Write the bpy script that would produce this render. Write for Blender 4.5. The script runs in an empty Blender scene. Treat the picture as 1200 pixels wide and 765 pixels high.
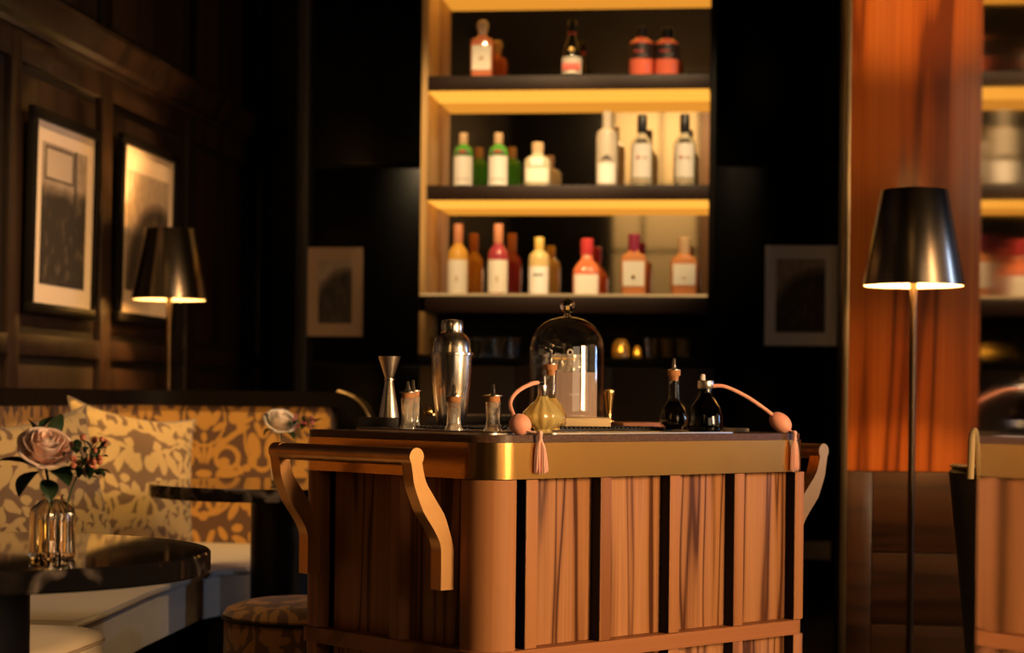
import bpy, bmesh, math, random
from mathutils import Vector, Matrix
random.seed(7)
C = bpy.context.scene.collection
S = bpy.context.scene
PI = math.pi
R = math.radians

# ------------------------------------------------------------------ camera
PSI = R(7.0)                       # the camera looks 7 degrees to the left of the room's long axis
CP, SP = math.cos(PSI), math.sin(PSI)
FPX, HX, HY, ROLL, CAMZ = 2258.0, 600.0, 465.0, 0.011, 1.05

def W(u, d, z=0.0):                # metres right of / in front of the camera -> world
    return Vector((u*CP - d*SP, u*SP + d*CP, z))
def P(px, py, d):                  # photograph point at depth d -> world
    dx, dy = px-HX, py-HY
    return W((dx + ROLL*dy)/FPX*d, d, CAMZ - (dy - ROLL*dx)/FPX*d)

cam_d = bpy.data.cameras.new('camera')
cam = bpy.data.objects.new('camera', cam_d); C.objects.link(cam)
cam_d.sensor_width = 36; cam_d.sensor_fit = 'HORIZONTAL'
cam_d.lens = FPX/1200*36
cam_d.shift_y = (HY-382.5)/1200
cam_d.clip_start = 0.05
cam.location = (0, 0, CAMZ)
cam.matrix_world = Matrix.Translation((0, 0, CAMZ)) @ Matrix.Rotation(PSI, 4, 'Z') @ Matrix.Rotation(PI/2, 4, 'X') @ Matrix.Rotation(ROLL, 4, 'Z')
cam_d.dof.use_dof = True
cam_d.dof.focus_distance = 4.35
cam_d.dof.aperture_fstop = 3.3
S.camera = cam

# ------------------------------------------------------------------ world, lights, exposure
w = bpy.data.worlds.new('world'); S.world = w; w.use_nodes = True
w.node_tree.nodes['Background'].inputs[0].default_value = (1, .62, .35, 1)
w.node_tree.nodes['Background'].inputs[1].default_value = 0.006
S.view_settings.view_transform = 'Standard'
S.view_settings.look = 'None'
S.view_settings.gamma = 1
S.view_settings.exposure = 0.0

def aim(o, loc, target):
    o.location = loc
    o.rotation_euler = (Vector(target)-Vector(loc)).to_track_quat('-Z', 'Y').to_euler()
def area(name, loc, target, power, col, sx, sy):
    l = bpy.data.lights.new(name, 'AREA'); l.shape = 'RECTANGLE'; l.size = sx; l.size_y = sy
    l.energy = power; l.color = col
    o = bpy.data.objects.new(name, l); C.objects.link(o); aim(o, loc, target); return o
def spot(name, loc, target, power, col, deg, blend=.6, r=.04):
    l = bpy.data.lights.new(name, 'SPOT'); l.spot_size = R(deg); l.spot_blend = blend
    l.energy = power; l.color = col; l.shadow_soft_size = r
    o = bpy.data.objects.new(name, l); C.objects.link(o); aim(o, loc, target); return o

WARM = (1, .60, .26)
k_ = area('key_window', W(4.4, 1.3, 1.95), W(-.35, 4.4, .75), 62, (1, .60, .28), 1.0, 1.5); k_.data.spread = R(74)
area('right_fill', W(6.0, 4.4, 1.7), W(0, 4.6, 1.0), 13, (1, .64, .30), 2.8, 2.4)  # added unseen light for the brass band to mirror
area('right_fill', W(5.9, .9, 1.9), W(0, 4.6, 1.1), 40, (1, .70, .42), 2.6, 2.2)  # added unseen fill, something bright for the steel to reflect
area('front_fill', W(3.3, -1.3, 1.9), W(0, 4.6, 1.1), 45, (1, .70, .42), 2.8, 2.0)  # added frontal fill behind the camera for steel and glass
k_ = area('cool_window', W(5.6, 5.9, 1.8), W(1.33, 6.4, 1.6), 8, (.35, .55, 1), .20, 1.0); k_.data.spread = R(70)
spot('sofa_downlight', W(-.9, 5.6, 3.6), W(-1.5, 7.6, .72), 430, (1, .62, .22), 38, .8, .08)
spot('seat_downlight', W(-.75, 3.2, 3.5), W(-1.5, 5.3, .45), 60, (1, .66, .30), 34, .9, .08)
for py_ in (7.27, 8.32):
    spot('picture_spot', (-1.75, py_, 3.6), (-2.72, py_, 1.72), 120, (1, .58, .26), 26, .7)
spot('shelf_fill', W(-.35, 6.6, 3.9), W(-.05, 9.35, 2.1), 520, (1, .70, .36), 25, .7, .06)  # added pair of spots without fixtures, brightens the bottle labels
spot('shelf_fill', W(.85, 6.6, 3.9), W(.5, 9.35, 2.05), 520, (1, .70, .36), 25, .7, .06)
area('rear_wall_washer', (-1.0, -1.6, 4.3), (-1.0, -2.6, 3.0), 60, (1, .68, .34), 1.2, .2)

spot('bench_fill', W(.2, 5.2, 3.4), W(-1.25, 6.0, .35), 130, (1, .70, .38), 36, .8, .08)  # added fill from above to brighten the seat front

# ------------------------------------------------------------------ node helpers
class NT:
    def __init__(s, mat):
        mat.use_nodes = True; s.t = mat.node_tree; s.t.nodes.clear()
    def n(s, typ, out=0, props=None, **inp):
        nd = s.t.nodes.new(typ)
        for k, v in (props or {}).items(): setattr(nd, k, v)
        for k, v in inp.items():
            key = int(k[1:]) if k[0] == 'i' and k[1:].isdigit() else k.replace('_', ' ')
            sk = nd.inputs[key]
            if isinstance(v, bpy.types.NodeSocket): s.t.links.new(v, sk)
            else:
                if sk.type == 'RGBA' and len(v) == 3: v = (*v, 1)
                sk.default_value = v
        return nd.outputs[out]
    def m(s, op, a, b=0.0, c=0.0): return s.n('ShaderNodeMath', props={'operation': op}, i0=a, i1=b, i2=c)
    def mix(s, f, a, b):
        return s.n('ShaderNodeMix', 2, {'data_type': 'RGBA'}, i0=f, i6=a, i7=b)
    def ramp(s, f, stops):
        nd = s.t.nodes.new('ShaderNodeValToRGB'); s.t.links.new(f, nd.inputs[0])
        e = nd.color_ramp.elements
        while len(e) < len(stops): e.new(0.5)
        for i, (p, c) in enumerate(stops):
            e[i].position = p; e[i].color = (*c, 1) if len(c) == 3 else c
        return nd.outputs[0]
    def coords(s, kind='Object'): return s.n('ShaderNodeTexCoord', {'Object': 3, 'UV': 2, 'Generated': 0}[kind])
    def out(s, sh, disp=None):
        o = s.t.nodes.new('ShaderNodeOutputMaterial'); s.t.links.new(sh, o.inputs[0])
    def pbr(s, **k): return s.n('ShaderNodeBsdfPrincipled', **k)
    def bump(s, h, strength=.2, dist=.002): return s.n('ShaderNodeBump', Height=h, Strength=strength, Distance=dist)

MATS = {}
def simple(name, col, rough=.5, metal=0, **k):
    m = bpy.data.materials.new(name); t = NT(m)
    co = t.coords()
    nz = t.n('ShaderNodeTexNoise', Vector=co, Scale=25.0, Detail=3.0)
    r = t.m('MULTIPLY_ADD', nz, .10, rough-.05)
    c = t.mix(t.m('MULTIPLY', nz, .25), col, tuple(x*.8 for x in col))
    t.out(t.pbr(Base_Color=c, Roughness=r, Metallic=metal, **k)); MATS[name] = m; return m

def wood(name, c_dark, c_mid, c_light, axis='z', scale=1.0, rough=.42, coat=.0, bands=16.0, spec=.5):
    m = bpy.data.materials.new(name); t = NT(m)
    co = t.coords(); rnd = t.n('ShaderNodeObjectInfo', 5)
    off = t.n('ShaderNodeVectorMath', props={'operation': 'ADD'}, i0=co, i1=t.n('ShaderNodeCombineXYZ', X=t.m('MULTIPLY', rnd, 37.0), Y=t.m('MULTIPLY', rnd, 19.0), Z=t.m('MULTIPLY', rnd, 53.0)))
    a, b = 5.0*scale, .27*scale
    sc = {'x': (b, a, a), 'y': (a, b, a), 'z': (a, a, b)}[axis]
    mp = t.n('ShaderNodeMapping', Vector=off, Scale=sc)
    n1 = t.n('ShaderNodeTexNoise', Vector=mp, Scale=1.0, Detail=2.0, Distortion=.15)
    figure = t.m('MULTIPLY_ADD', t.m('SINE', t.m('MULTIPLY', n1, bands*PI)), .5, .5)
    thin = t.m('POWER', figure, 9.0)
    fine = t.n('ShaderNodeTexNoise', Vector=t.n('ShaderNodeMapping', Vector=off, Scale=tuple(x*(22 if x > 2*scale else 3) for x in sc)), Scale=1.0, Detail=5.0, Roughness=.7)
    broad = t.n('ShaderNodeTexNoise', Vector=mp, Scale=.7, Detail=1.0)
    v = t.m('ADD', t.m('ADD', t.m('MULTIPLY', t.m('MULTIPLY', thin, broad), .85), t.m('MULTIPLY', figure, .12)), t.m('ADD', t.m('MULTIPLY', fine, .55), t.m('MULTIPLY', broad, .26)))
    col = t.ramp(v, [(.28, c_light), (.50, c_mid), (.88, c_dark)])
    bp = t.bump(fine, .15, .001)
    t.out(t.pbr(Base_Color=col, Roughness=t.m('MULTIPLY_ADD', fine, .2, rough-.1), Normal=bp, Coat_Weight=coat, Coat_Roughness=.12, Specular_IOR_Level=spec))
    MATS[name] = m; return m

def glass_thin(name, tint=(1, 1, 1), edge=.9):
    """thin-walled glass: passes light straight through, mirrors at grazing angles"""
    m = bpy.data.materials.new(name); t = NT(m)
    back = t.n('ShaderNodeNewGeometry', 6)
    fr = t.n('ShaderNodeFresnel', IOR=t.m('MULTIPLY_ADD', back, -.8333, 1.5))
    gl = t.n('ShaderNodeBsdfGlossy', Color=(1, 1, 1), Roughness=.01)
    tr = t.n('ShaderNodeBsdfTransparent', Color=tint)
    t.out(t.n('ShaderNodeMixShader', i0=fr, i1=tr, i2=gl)); MATS[name] = m; return m
def glass(name, col=(1, 1, 1), rough=.0, ior=1.45):
    m = bpy.data.materials.new(name); t = NT(m)
    t.out(t.pbr(Base_Color=col, Roughness=rough, IOR=ior, Transmission_Weight=1.0)); MATS[name] = m; return m
def spirit(name, col, trans=.30, rough=.12):
    m = bpy.data.materials.new(name); t = NT(m)
    t.out(t.pbr(Base_Color=col, Roughness=rough, IOR=1.4, Transmission_Weight=trans, Coat_Weight=.5)); MATS[name] = m; return m
def emit(name, col, st):
    m = bpy.data.materials.new(name); t = NT(m)
    t.out(t.n('ShaderNodeEmission', Color=col, Strength=st)); MATS[name] = m; return m

def damask(name, ground, motif, tw=.48, th=.62, rough=.75, dist=.016, sheen=.2, grow=1.0):
    """woven damask: mirrored palmettes, scrolls and ogee stems, half-drop repeat, drawn from ellipses in UV metres"""
    m = bpy.data.materials.new(name); t = NT(m)
    uv = t.coords('UV')
    wob = t.n('ShaderNodeTexNoise', 1, Vector=uv, Scale=16.0, Detail=2.0)
    wob = t.n('ShaderNodeVectorMath', props={'operation': 'SUBTRACT'}, i0=wob, i1=(.5, .5, .5))
    uvd = t.n('ShaderNodeVectorMath', props={'operation': 'MULTIPLY_ADD'}, i0=wob, i1=(dist, dist, 0), i2=uv)
    sep = t.t.nodes.new('ShaderNodeSeparateXYZ'); t.t.links.new(uvd, sep.inputs[0])
    def cell(ox, oy):
        x = t.m('FRACT', t.m('ADD', t.m('DIVIDE', sep.outputs[0], tw), ox+100))
        y = t.m('FRACT', t.m('ADD', t.m('DIVIDE', sep.outputs[1], th), oy+100))
        x = t.m('MULTIPLY', t.m('ABSOLUTE', t.m('SUBTRACT', x, .5)), tw)
        y = t.m('MULTIPLY', t.m('SUBTRACT', y, .5), th)
        return t.n('ShaderNodeCombineXYZ', X=x, Y=y)
    s_ = tw/.48
    # x>=0 half only: cx, cy, rx, ry, rotation (deg)
    LEAF = [(0, .100, .028, .040, 0), (0, .140, .012, .028, 0), (.045, .108, .014, .034, -28), (.064, .072, .012, .030, -58), (0, .030, .012, .018, 0),
            (0, -.035, .007, .040, 0), (.021, -.033, .008, .044, -12), (.046, -.018, .009, .052, -34), (.082, .010, .010, .085, -54), (.145, .055, .010, .045, -62),
            (.080, -.072, .022, .017, 20), (.105, -.118, .052, .013, 10), (.080, -.100, .032, .008, 30), (.15, -.10, .010, .020, 30), (0, -.118, .030, .014, 0),
            (.135, .112, .032, .026, 20), (.112, .146, .012, .030, 28), (.162, .140, .012, .032, -30), (.152, .076, .018, .018, 0), (.180, .10, .024, .010, 20),
            (.205, -.005, .024, .048, 12), (.198, -.066, .018, .024, 0), (.175, -.094, .015, .014, 0), (.225, .06, .012, .03, 20), (.224, .15, .014, .05, 0), (.075, .185, .045, .012, 28), (0, .19, .012, .018, 0),
            (0, -.288, .018, .018, 0), (.040, -.268, .034, .009, 32), (.075, -.225, .014, .034, -42), (.125, -.262, .014, .040, -25), (.170, -.225, .022, .034, 20), (.205, -.262, .020, .03, 0), (.105, -.180, .036, .012, -25), (.03, -.20, .012, .024, -30), (.02, -.245, .010, .02, 30), (.165, -.165, .016, .02, 30), (.08, .26, .014, .03, 35), (.15, .235, .030, .015, -25), (.205, .23, .015, .035, 15), (.03, .245, .012, .03, -20), (.14, .285, .02, .016, 0)]
    RING = [(.095, -.052, .046, .044, 0, .20), (0, -.215, .105, .070, 0, .10), (0, .10, .085, .105, 0, .05), (.24, .06, .075, .16, 0, .06)]
    best = None
    for ox, oy in ((0, 0),):
        c = cell(ox, oy)
        def d(e):
            # each step hangs on the one before, so that few values are alive at once
            cc = c if best is None else t.n('ShaderNodeVectorMath', props={'operation': 'MULTIPLY_ADD'}, i0=best, i1=(1e-7, 1e-7, 1e-7), i2=c)
            mp = t.n('ShaderNodeMapping', props={'vector_type': 'TEXTURE'}, Vector=cc, Location=(e[0]*s_, e[1]*s_, 0), Rotation=(0, 0, R(e[4])), Scale=(e[2]*s_, e[3]*s_, 1))
            return t.n('ShaderNodeVectorMath', 1, {'operation': 'LENGTH'}, i0=mp)
        for e in LEAF:
            v = d(e); best = v if best is None else t.m('MINIMUM', best, v)
        for e in RING:
            v = t.m('DIVIDE', t.m('ABSOLUTE', t.m('SUBTRACT', d(e), 1.0)), e[5]); best = t.m('MINIMUM', best, v)
    mask = t.n('ShaderNodeMapRange', Value=best, From_Min=.92*grow, From_Max=1.08*grow, To_Min=1.0, To_Max=0.0)
    weave = t.n('ShaderNodeTexNoise', Vector=uv, Scale=500.0, Detail=1.0)
    col = t.mix(mask, ground, motif)
    col = t.mix(t.m('MULTIPLY', weave, .35), col, tuple(.55*a for a in ground))
    bp = t.bump(t.m('ADD', t.m('MULTIPLY', mask, .6), t.m('MULTIPLY', weave, .25)), .35, .002)
    t.out(t.pbr(Base_Color=col, Roughness=rough, Normal=bp, Sheen_Weight=sheen, Specular_IOR_Level=.25)); MATS[name] = m; return m

def marble(name):
    m = bpy.data.materials.new(name); t = NT(m)
    co = t.coords()
    d = t.n('ShaderNodeTexNoise', 1, Vector=co, Scale=4.0, Detail=4.0)
    v = t.n('ShaderNodeTexVoronoi', props={'feature': 'DISTANCE_TO_EDGE'}, Vector=t.n('ShaderNodeVectorMath', props={'operation': 'MULTIPLY_ADD'}, i0=d, i1=(.35, .35, .35), i2=co), Scale=6.0)
    n = t.n('ShaderNodeTexNoise', Vector=co, Scale=5.0, Detail=6.0)
    vein = t.m('MULTIPLY', t.n('ShaderNodeMapRange', Value=v, From_Min=0.0, From_Max=.10, To_Min=1.0, To_Max=0.0), t.n('ShaderNodeMapRange', Value=n, From_Min=.45, From_Max=.7))
    patch = t.n('ShaderNodeMapRange', Value=n, From_Min=.58, From_Max=.75)
    col = t.mix(patch, (.007, .006, .006), (.035, .027, .024))
    col = t.mix(vein, col, (.30, .24, .21))
    t.out(t.pbr(Base_Color=col, Roughness=.04, Specular_IOR_Level=.15)); MATS[name] = m; return m

def speckle(name):
    m = bpy.data.materials.new(name); t = NT(m)
    co = t.coords()
    v = t.n('ShaderNodeTexNoise', Vector=co, Scale=420.0, Detail=2.0)
    col = t.ramp(v, [(.3, (.028, .013, .008)), (.55, (.095, .045, .026)), (.75, (.20, .11, .065))])
    t.out(t.pbr(Base_Color=col, Roughness=.38, Specular_IOR_Level=.3)); MATS[name] = m; return m

def brass(name, col, rough=.28, aniso=0.0, stain=.12):
    m = bpy.data.materials.new(name); t = NT(m)
    co = t.coords()
    n = t.n('ShaderNodeTexNoise', Vector=co, Scale=7.0, Detail=3.0)
    c = t.mix(t.n('ShaderNodeMapRange', Value=n, From_Min=.45, From_Max=.75), col, tuple(x*(1-stain*2.2) for x in col))
    t.out(t.pbr(Base_Color=c, Metallic=1.0, Roughness=t.m('MULTIPLY_ADD', n, stain, rough-stain*.5), Anisotropic=aniso)); MATS[name] = m; return m

def print_art(name, seed, kind):
    """a sepia print: paper with a figure-like mass drawn from noise and soft shapes (UV 0..1)"""
    m = bpy.data.materials.new(name); t = NT(m)
    uv = t.coords('UV'); sep = t.t.nodes.new('ShaderNodeSeparateXYZ'); t.t.links.new(uv, sep.inputs[0])
    x, y = sep.outputs[0], sep.outputs[1]
    n = t.n('ShaderNodeTexNoise', Vector=t.n('ShaderNodeMapping', Vector=uv, Location=(seed, seed*2, 0), Scale=(9, 6, 1)), Scale=1.0, Detail=6.0, Roughness=.75)
    n2 = t.n('ShaderNodeTexVoronoi', Vector=t.n('ShaderNodeMapping', Vector=uv, Location=(seed, 3, 0), Scale=(14, 9, 1)), Scale=1.0)
    if kind == 'crowd':
        low = t.n('ShaderNodeMapRange', Value=y, From_Min=.72, From_Max=.60)
        dark = t.m('MULTIPLY', low, t.m('ADD', t.m('MULTIPLY', n, .9), t.m('MULTIPLY', n2, .5)))
        boxx = t.m('LESS_THAN', t.m('ABSOLUTE', t.m('SUBTRACT', x, .38)), .28)
        boxy = t.m('LESS_THAN', t.m('ABSOLUTE', t.m('SUBTRACT', y, .86)), .10)
        sign = t.m('MULTIPLY', boxx, boxy)
        v = t.m('ADD', t.m('MULTIPLY_ADD', n, .60, .10), t.m('MULTIPLY', dark, .70))
        ringx = t.m('LESS_THAN', t.m('ABSOLUTE', t.m('SUBTRACT', x, .38)), .32); ringy = t.m('LESS_THAN', t.m('ABSOLUTE', t.m('SUBTRACT', y, .86)), .12)
        post = t.m('MULTIPLY', t.m('LESS_THAN', t.m('ABSOLUTE', t.m('SUBTRACT', x, .74)), .03), t.m('GREATER_THAN', y, .55))
        v = t.m('ADD', v, t.m('MULTIPLY', t.m('ADD', t.m('MULTIPLY', ringx, ringy), post), .30))
        v = t.m('SUBTRACT', v, t.m('MULTIPLY', sign, .72))
    else:
        arc = t.n('ShaderNodeVectorMath', 1, {'operation': 'LENGTH'}, i0=t.n('ShaderNodeMapping', props={'vector_type': 'TEXTURE'}, Vector=uv, Location=(.75, .05, 0), Scale=(.75, .72, 1)))
        v = t.m('ADD', t.m('MULTIPLY', n, .5), t.n('ShaderNodeMapRange', Value=arc, From_Min=.9, From_Max=1.05, To_Min=.55, To_Max=.12))
    col = t.ramp(v, [(.25, (.56, .43, .30)), (.52, (.22, .155, .105)), (.85, (.035, .025, .018))])
    t.out(t.pbr(Base_Color=col, Roughness=.6)); MATS[name] = m; return m

# ------------------------------------------------------------------ materials
M = {}
M['walnut'] = wood('walnut', (.075, .024, .009), (.31, .133, .052), (.47, .220, .092), 'z', 2.0, .48, 0, 13, .15)
M['walnut_rail'] = wood('walnut_rail', (.20, .070, .026), (.31, .118, .043), (.38, .15, .058), 'x', .8, .45, 0, 5, .15)
M['walnut_post'] = wood('walnut_post', (.24, .090, .034), (.36, .150, .057), (.43, .19, .075), 'z', 1.0, .45, 0, 6, .15)
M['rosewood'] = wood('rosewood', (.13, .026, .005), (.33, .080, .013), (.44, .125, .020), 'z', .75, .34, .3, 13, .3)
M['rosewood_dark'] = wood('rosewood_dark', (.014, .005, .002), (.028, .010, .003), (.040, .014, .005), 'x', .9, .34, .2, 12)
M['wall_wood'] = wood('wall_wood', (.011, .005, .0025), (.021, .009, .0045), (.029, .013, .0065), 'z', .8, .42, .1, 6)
M['wall_gap'] = simple('wall_gap', (.012, .007, .004), .5)
M['black_wood'] = simple('black_wood', (.006, .0045, .0035), .4, Specular_IOR_Level=.15)
M['black_lacquer'] = simple('black_lacquer', (.0016, .0013, .001), .3, Specular_IOR_Level=.08)
M['rail_wood'] = simple('rail_wood', (.006, .004, .003), .5, Specular_IOR_Level=.06)
M['carpet'] = simple('carpet', (.020, .013, .008), .9)
M['plaster'] = simple('plaster', (.10, .075, .05), .8)
M['cream_panel'] = simple('cream_panel', (.62, .50, .30), .6)
M['brown_panel'] = simple('brown_panel', (.20, .10, .05), .5)
M['brass_band'] = brass('brass_band', (.68, .37, .11), .24, 0, .05)
M['brass_handle'] = brass('brass_handle', (.72, .40, .16), .36)
M['gold'] = brass('gold', (.85, .55, .18), .25)
M['steel'] = brass('steel', (.90, .82, .72), .20, 0, .05)
M['steel_soft'] = brass('steel_soft', (.85, .77, .66), .30, 0, .06)
M['bronze_shade'] = brass('bronze_shade', (.16, .125, .09), .22, .5, .03)
M['bronze_pole'] = brass('bronze_pole', (.09, .058, .032), .38)
M['trim_metal'] = brass('trim_metal', (.30, .22, .12), .35)
M['stone'] = speckle('stone')
M['marble'] = marble('marble')
M['black_metal'] = simple('black_metal', (.004, .004, .0045), .30, 0, Specular_IOR_Level=.2)
M['rubber'] = simple('rubber', (.012, .011, .010), .55)
M['slate'] = simple('slate', (.018, .016, .015), .45)
M['cream_fabric'] = simple('cream_fabric', (.52, .42, .29), .85, Sheen_Weight=.2)
M['cream_piping'] = simple('cream_piping', (.30, .22, .14), .85)
M['damask'] = damask('damask', (.125, .062, .036), (.56, .28, .060), grow=1.10)
M['damask_pillow'] = damask('damask_pillow', (.22, .125, .062), (.66, .44, .17), .36, .47, dist=.05, grow=1.35)
M['damask_stool'] = damask('damask_stool', (.15, .075, .035), (.44, .21, .06), .46, .56, dist=.03)
M['cork'] = simple('cork', (.52, .22, .07), .8)
M['coral'] = simple('coral', (.95, .40, .26), .55, Sheen_Weight=.2)
M['coral_silk'] = simple('coral_silk', (1, .56, .44), .5, Sheen_Weight=.5)
M['pine'] = simple('pine', (.72, .52, .27), .55)
M['card'] = simple('card', (.50, .37, .33), .7)
M['paper'] = simple('paper', (.80, .62, .44), .8)
M['label'] = simple('label', (.88, .78, .62), .7)
M['label_dark'] = simple('label_dark', (.03, .015, .012), .5)
M['ink'] = simple('ink', (.10, .07, .05), .7)
M['ink_red'] = simple('ink_red', (.50, .03, .03), .6)
M['ink_green'] = simple('ink_green', (.02, .08, .03), .6)
M['dome_glass'] = glass_thin('dome_glass', (.96, .95, .93))
M['clear_glass'] = glass('clear_glass', (1, .97, .92))
M['thin_glass'] = glass_thin('thin_glass', (.93, .90, .84))
M['dark_glass'] = glass_thin('dark_glass', (.10, .065, .04))
M['black_liquid'] = simple('black_liquid', (.006, .004, .003), .06)
M['yellow_liquid'] = spirit('yellow_liquid', (1, .80, .30), .60, .05)
M['amber_liquid'] = spirit('amber_liquid', (1, .70, .22), .6, .05)
M['crystal'] = spirit('crystal', (1, .92, .78), .80, .03)
M['led'] = emit('led', (1, .42, .05), 1.3)
M['led_lip'] = emit('led_lip', (1, .54, .18), .55)
M['shade_white'] = simple('shade_white', (.85, .75, .55), .7)
M['bulb'] = emit('bulb', (1, .68, .32), 5.0)
M['flame'] = emit('flame', (1, .62, .16), 9.0)
M['vase_water_glow'] = glass('vase_water_glow', (1, .80, .38), 0, 1.33)  # amber tint stands in for the lit damask refracted in the vase
M['amber_glass'] = spirit('amber_glass', (1, .68, .16), .75, .25)
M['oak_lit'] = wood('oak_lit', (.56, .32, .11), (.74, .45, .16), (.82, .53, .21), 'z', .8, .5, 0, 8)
M['fascia'] = simple('fascia', (.022, .009, .005), .5, Specular_IOR_Level=.2)
M['cabinet'] = simple('cabinet', (.050, .028, .016), .4)
M['petal'] = simple('petal', (.95, .66, .54), .6, Subsurface_Weight=.15)
M['petal_pale'] = simple('petal_pale', (.95, .78, .60), .6, Subsurface_Weight=.15)
M['leaf'] = simple('leaf', (.018, .040, .014), .4)
M['stem'] = simple('stem', (.05, .09, .025), .5)
M['berry'] = simple('berry', (.55, .17, .09), .35)
M['berry_pink'] = simple('berry_pink', (.50, .10, .12), .35)
M['leather_dark'] = simple('leather_dark', (.012, .008, .006), .42)
M['cord'] = simple('cord', (.62, .44, .20), .8)
M['art_crowd'] = print_art('art_crowd', 3.1, 'crowd')
M['art_arc'] = print_art('art_arc', 7.7, 'arc')
M['art_reflected'] = print_art('art_reflected', 1.3, 'arc')
M['paper_reflected'] = simple('paper_reflected', (.50, .33, .20), .8)
def mirror(name, col, rough):
    m = bpy.data.materials.new(name); t = NT(m)
    n = t.n('ShaderNodeTexNoise', Vector=t.coords(), Scale=3.0)
    t.out(t.pbr(Base_Color=col, Metallic=1.0, Roughness=t.m('MULTIPLY_ADD', n, .01, rough))); return m
M['bar_mirror'] = mirror('bar_mirror', (.62, .55, .46), .03)
M['pier_mirror'] = mirror('pier_mirror', (.50, .40, .30), .05)

# ------------------------------------------------------------------ mesh helpers
def NB(): return bmesh.new()
def box(bm, c, s, bev=0, rot=None, seg=2):
    r = bmesh.ops.create_cube(bm, size=1)
    vs = r['verts']
    bmesh.ops.scale(bm, vec=s, verts=vs)
    if bev:
        es = list({e for v in vs for e in v.link_edges})
        rr = bmesh.ops.bevel(bm, geom=es, offset=bev, segments=seg, affect='EDGES', profile=.5)
        vs = list({v for f in rr['faces'] for v in f.verts} | {v for v in vs if v.is_valid})
    if rot: bmesh.ops.rotate(bm, verts=vs, cent=(0, 0, 0), matrix=rot)
    bmesh.ops.translate(bm, verts=vs, vec=c)
    return vs
def box2(bm, a, b, bev=0):
    return box(bm, [(a[i]+b[i])/2 for i in range(3)], [abs(b[i]-a[i]) for i in range(3)], bev)
def loft(bm, prof, seg=32, power=2.0, cx=0, cy=0, cap=True):
    """prof: (rx, z) or (rx, ry, z); superellipse rings"""
    rings = []
    for p in prof:
        rx, ry, z = (p[0], p[0], p[1]) if len(p) == 2 else p
        if rx < 1e-6: rings.append([bm.verts.new((cx, cy, z))]); continue
        ring = []
        for i in range(seg):
            a = 2*PI*i/seg; c, s = math.cos(a), math.sin(a)
            ring.append(bm.verts.new((cx + rx*math.copysign(abs(c)**(2/power), c), cy + ry*math.copysign(abs(s)**(2/power), s), z)))
        rings.append(ring)
    for A, B in zip(rings, rings[1:]):
        if len(A) == 1 and len(B) == 1: continue
        for i in range(seg):
            j = (i+1) % seg
            if len(A) == 1: bm.faces.new((A[0], B[j], B[i]))
            elif len(B) == 1: bm.faces.new((A[i], A[j], B[0]))
            else: bm.faces.new((A[i], A[j], B[j], B[i]))
    if cap:
        if len(rings[0]) > 1: bm.faces.new(rings[0][::-1])
        if len(rings[-1]) > 1: bm.faces.new(rings[-1])
    return [v for r in rings for v in r]
def tube(bm, pts, r, seg=10, cap=True):
    pts = [Vector(p) for p in pts]
    rs = r if isinstance(r, (list, tuple)) else [r]*len(pts)
    rings = []; nrm = None
    for i, p in enumerate(pts):
        t = (pts[min(i+1, len(pts)-1)] - pts[max(i-1, 0)]).normalized()
        if nrm is None:
            nrm = t.orthogonal().normalized()
        else:
            nrm = (nrm - t*nrm.dot(t))
            nrm = nrm.normalized() if nrm.length > 1e-6 else t.orthogonal().normalized()
        b = t.cross(nrm)
        rings.append([bm.verts.new(p + rs[i]*(math.cos(2*PI*k/seg)*nrm + math.sin(2*PI*k/seg)*b)) for k in range(seg)])
    for A, B in zip(rings, rings[1:]):
        for k in range(seg):
            j = (k+1) % seg; bm.faces.new((A[k], A[j], B[j], B[k]))
    if cap: bm.faces.new(rings[0][::-1]); bm.faces.new(rings[-1])
def sphere(bm, c, r, seg=16, sx=1, sy=1, sz=1, rot=None):
    q = bmesh.ops.create_uvsphere(bm, u_segments=seg, v_segments=max(6, seg//2+2), radius=r)['verts']
    bmesh.ops.scale(bm, vec=(sx, sy, sz), verts=q)
    if rot: bmesh.ops.rotate(bm, verts=q, cent=(0, 0, 0), matrix=rot)
    bmesh.ops.translate(bm, verts=q, vec=c); return q
def prism(bm, outline, vec):
    """outline: 3D points of a planar polygon, extruded along vec"""
    v = Vector(vec)
    A = [bm.verts.new(p) for p in outline]; B = [bm.verts.new(Vector(p)+v) for p in outline]
    n = len(A)
    bm.faces.new(A[::-1]); bm.faces.new(B)
    for i in range(n):
        j = (i+1) % n; bm.faces.new((A[i], A[j], B[j], B[i]))
def catmull(pts, n=8):
    pts = [Vector(p) for p in pts]; out = []
    for i in range(len(pts)-1):
        p0, p1, p2, p3 = pts[max(i-1, 0)], pts[i], pts[i+1], pts[min(i+2, len(pts)-1)]
        for k in range(n):
            t = k/n
            out.append(.5*((2*p1) + (p2-p0)*t + (2*p0-5*p1+4*p2-p3)*t*t + (3*p1-p0-3*p2+p3)*t**3))
    out.append(pts[-1]); return out
def obj(name, bm, mat, parent=None, smooth=35, uv=None, loc=None, rotz=0):
    bmesh.ops.recalc_face_normals(bm, faces=bm.faces)
    if smooth:
        lim = R(smooth)
        for f in bm.faces: f.smooth = True
        for e in bm.edges:
            e.smooth = not (len(e.link_faces) == 2 and e.calc_face_angle(0) > lim)
    if uv:
        L = bm.loops.layers.uv.new('UVMap')
        for f in bm.faces:
            for l in f.loops: l[L].uv = uv(l.vert.co, f.normal)
    me = bpy.data.meshes.new(name); bm.to_mesh(me); bm.free()
    o = bpy.data.objects.new(name, me); C.objects.link(o)
    if mat: me.materials.append(M[mat] if isinstance(mat, str) else mat)
    if parent: o.parent = parent
    if loc: o.location = loc
    if rotz: o.rotation_euler = (0, 0, rotz)
    return o
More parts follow.
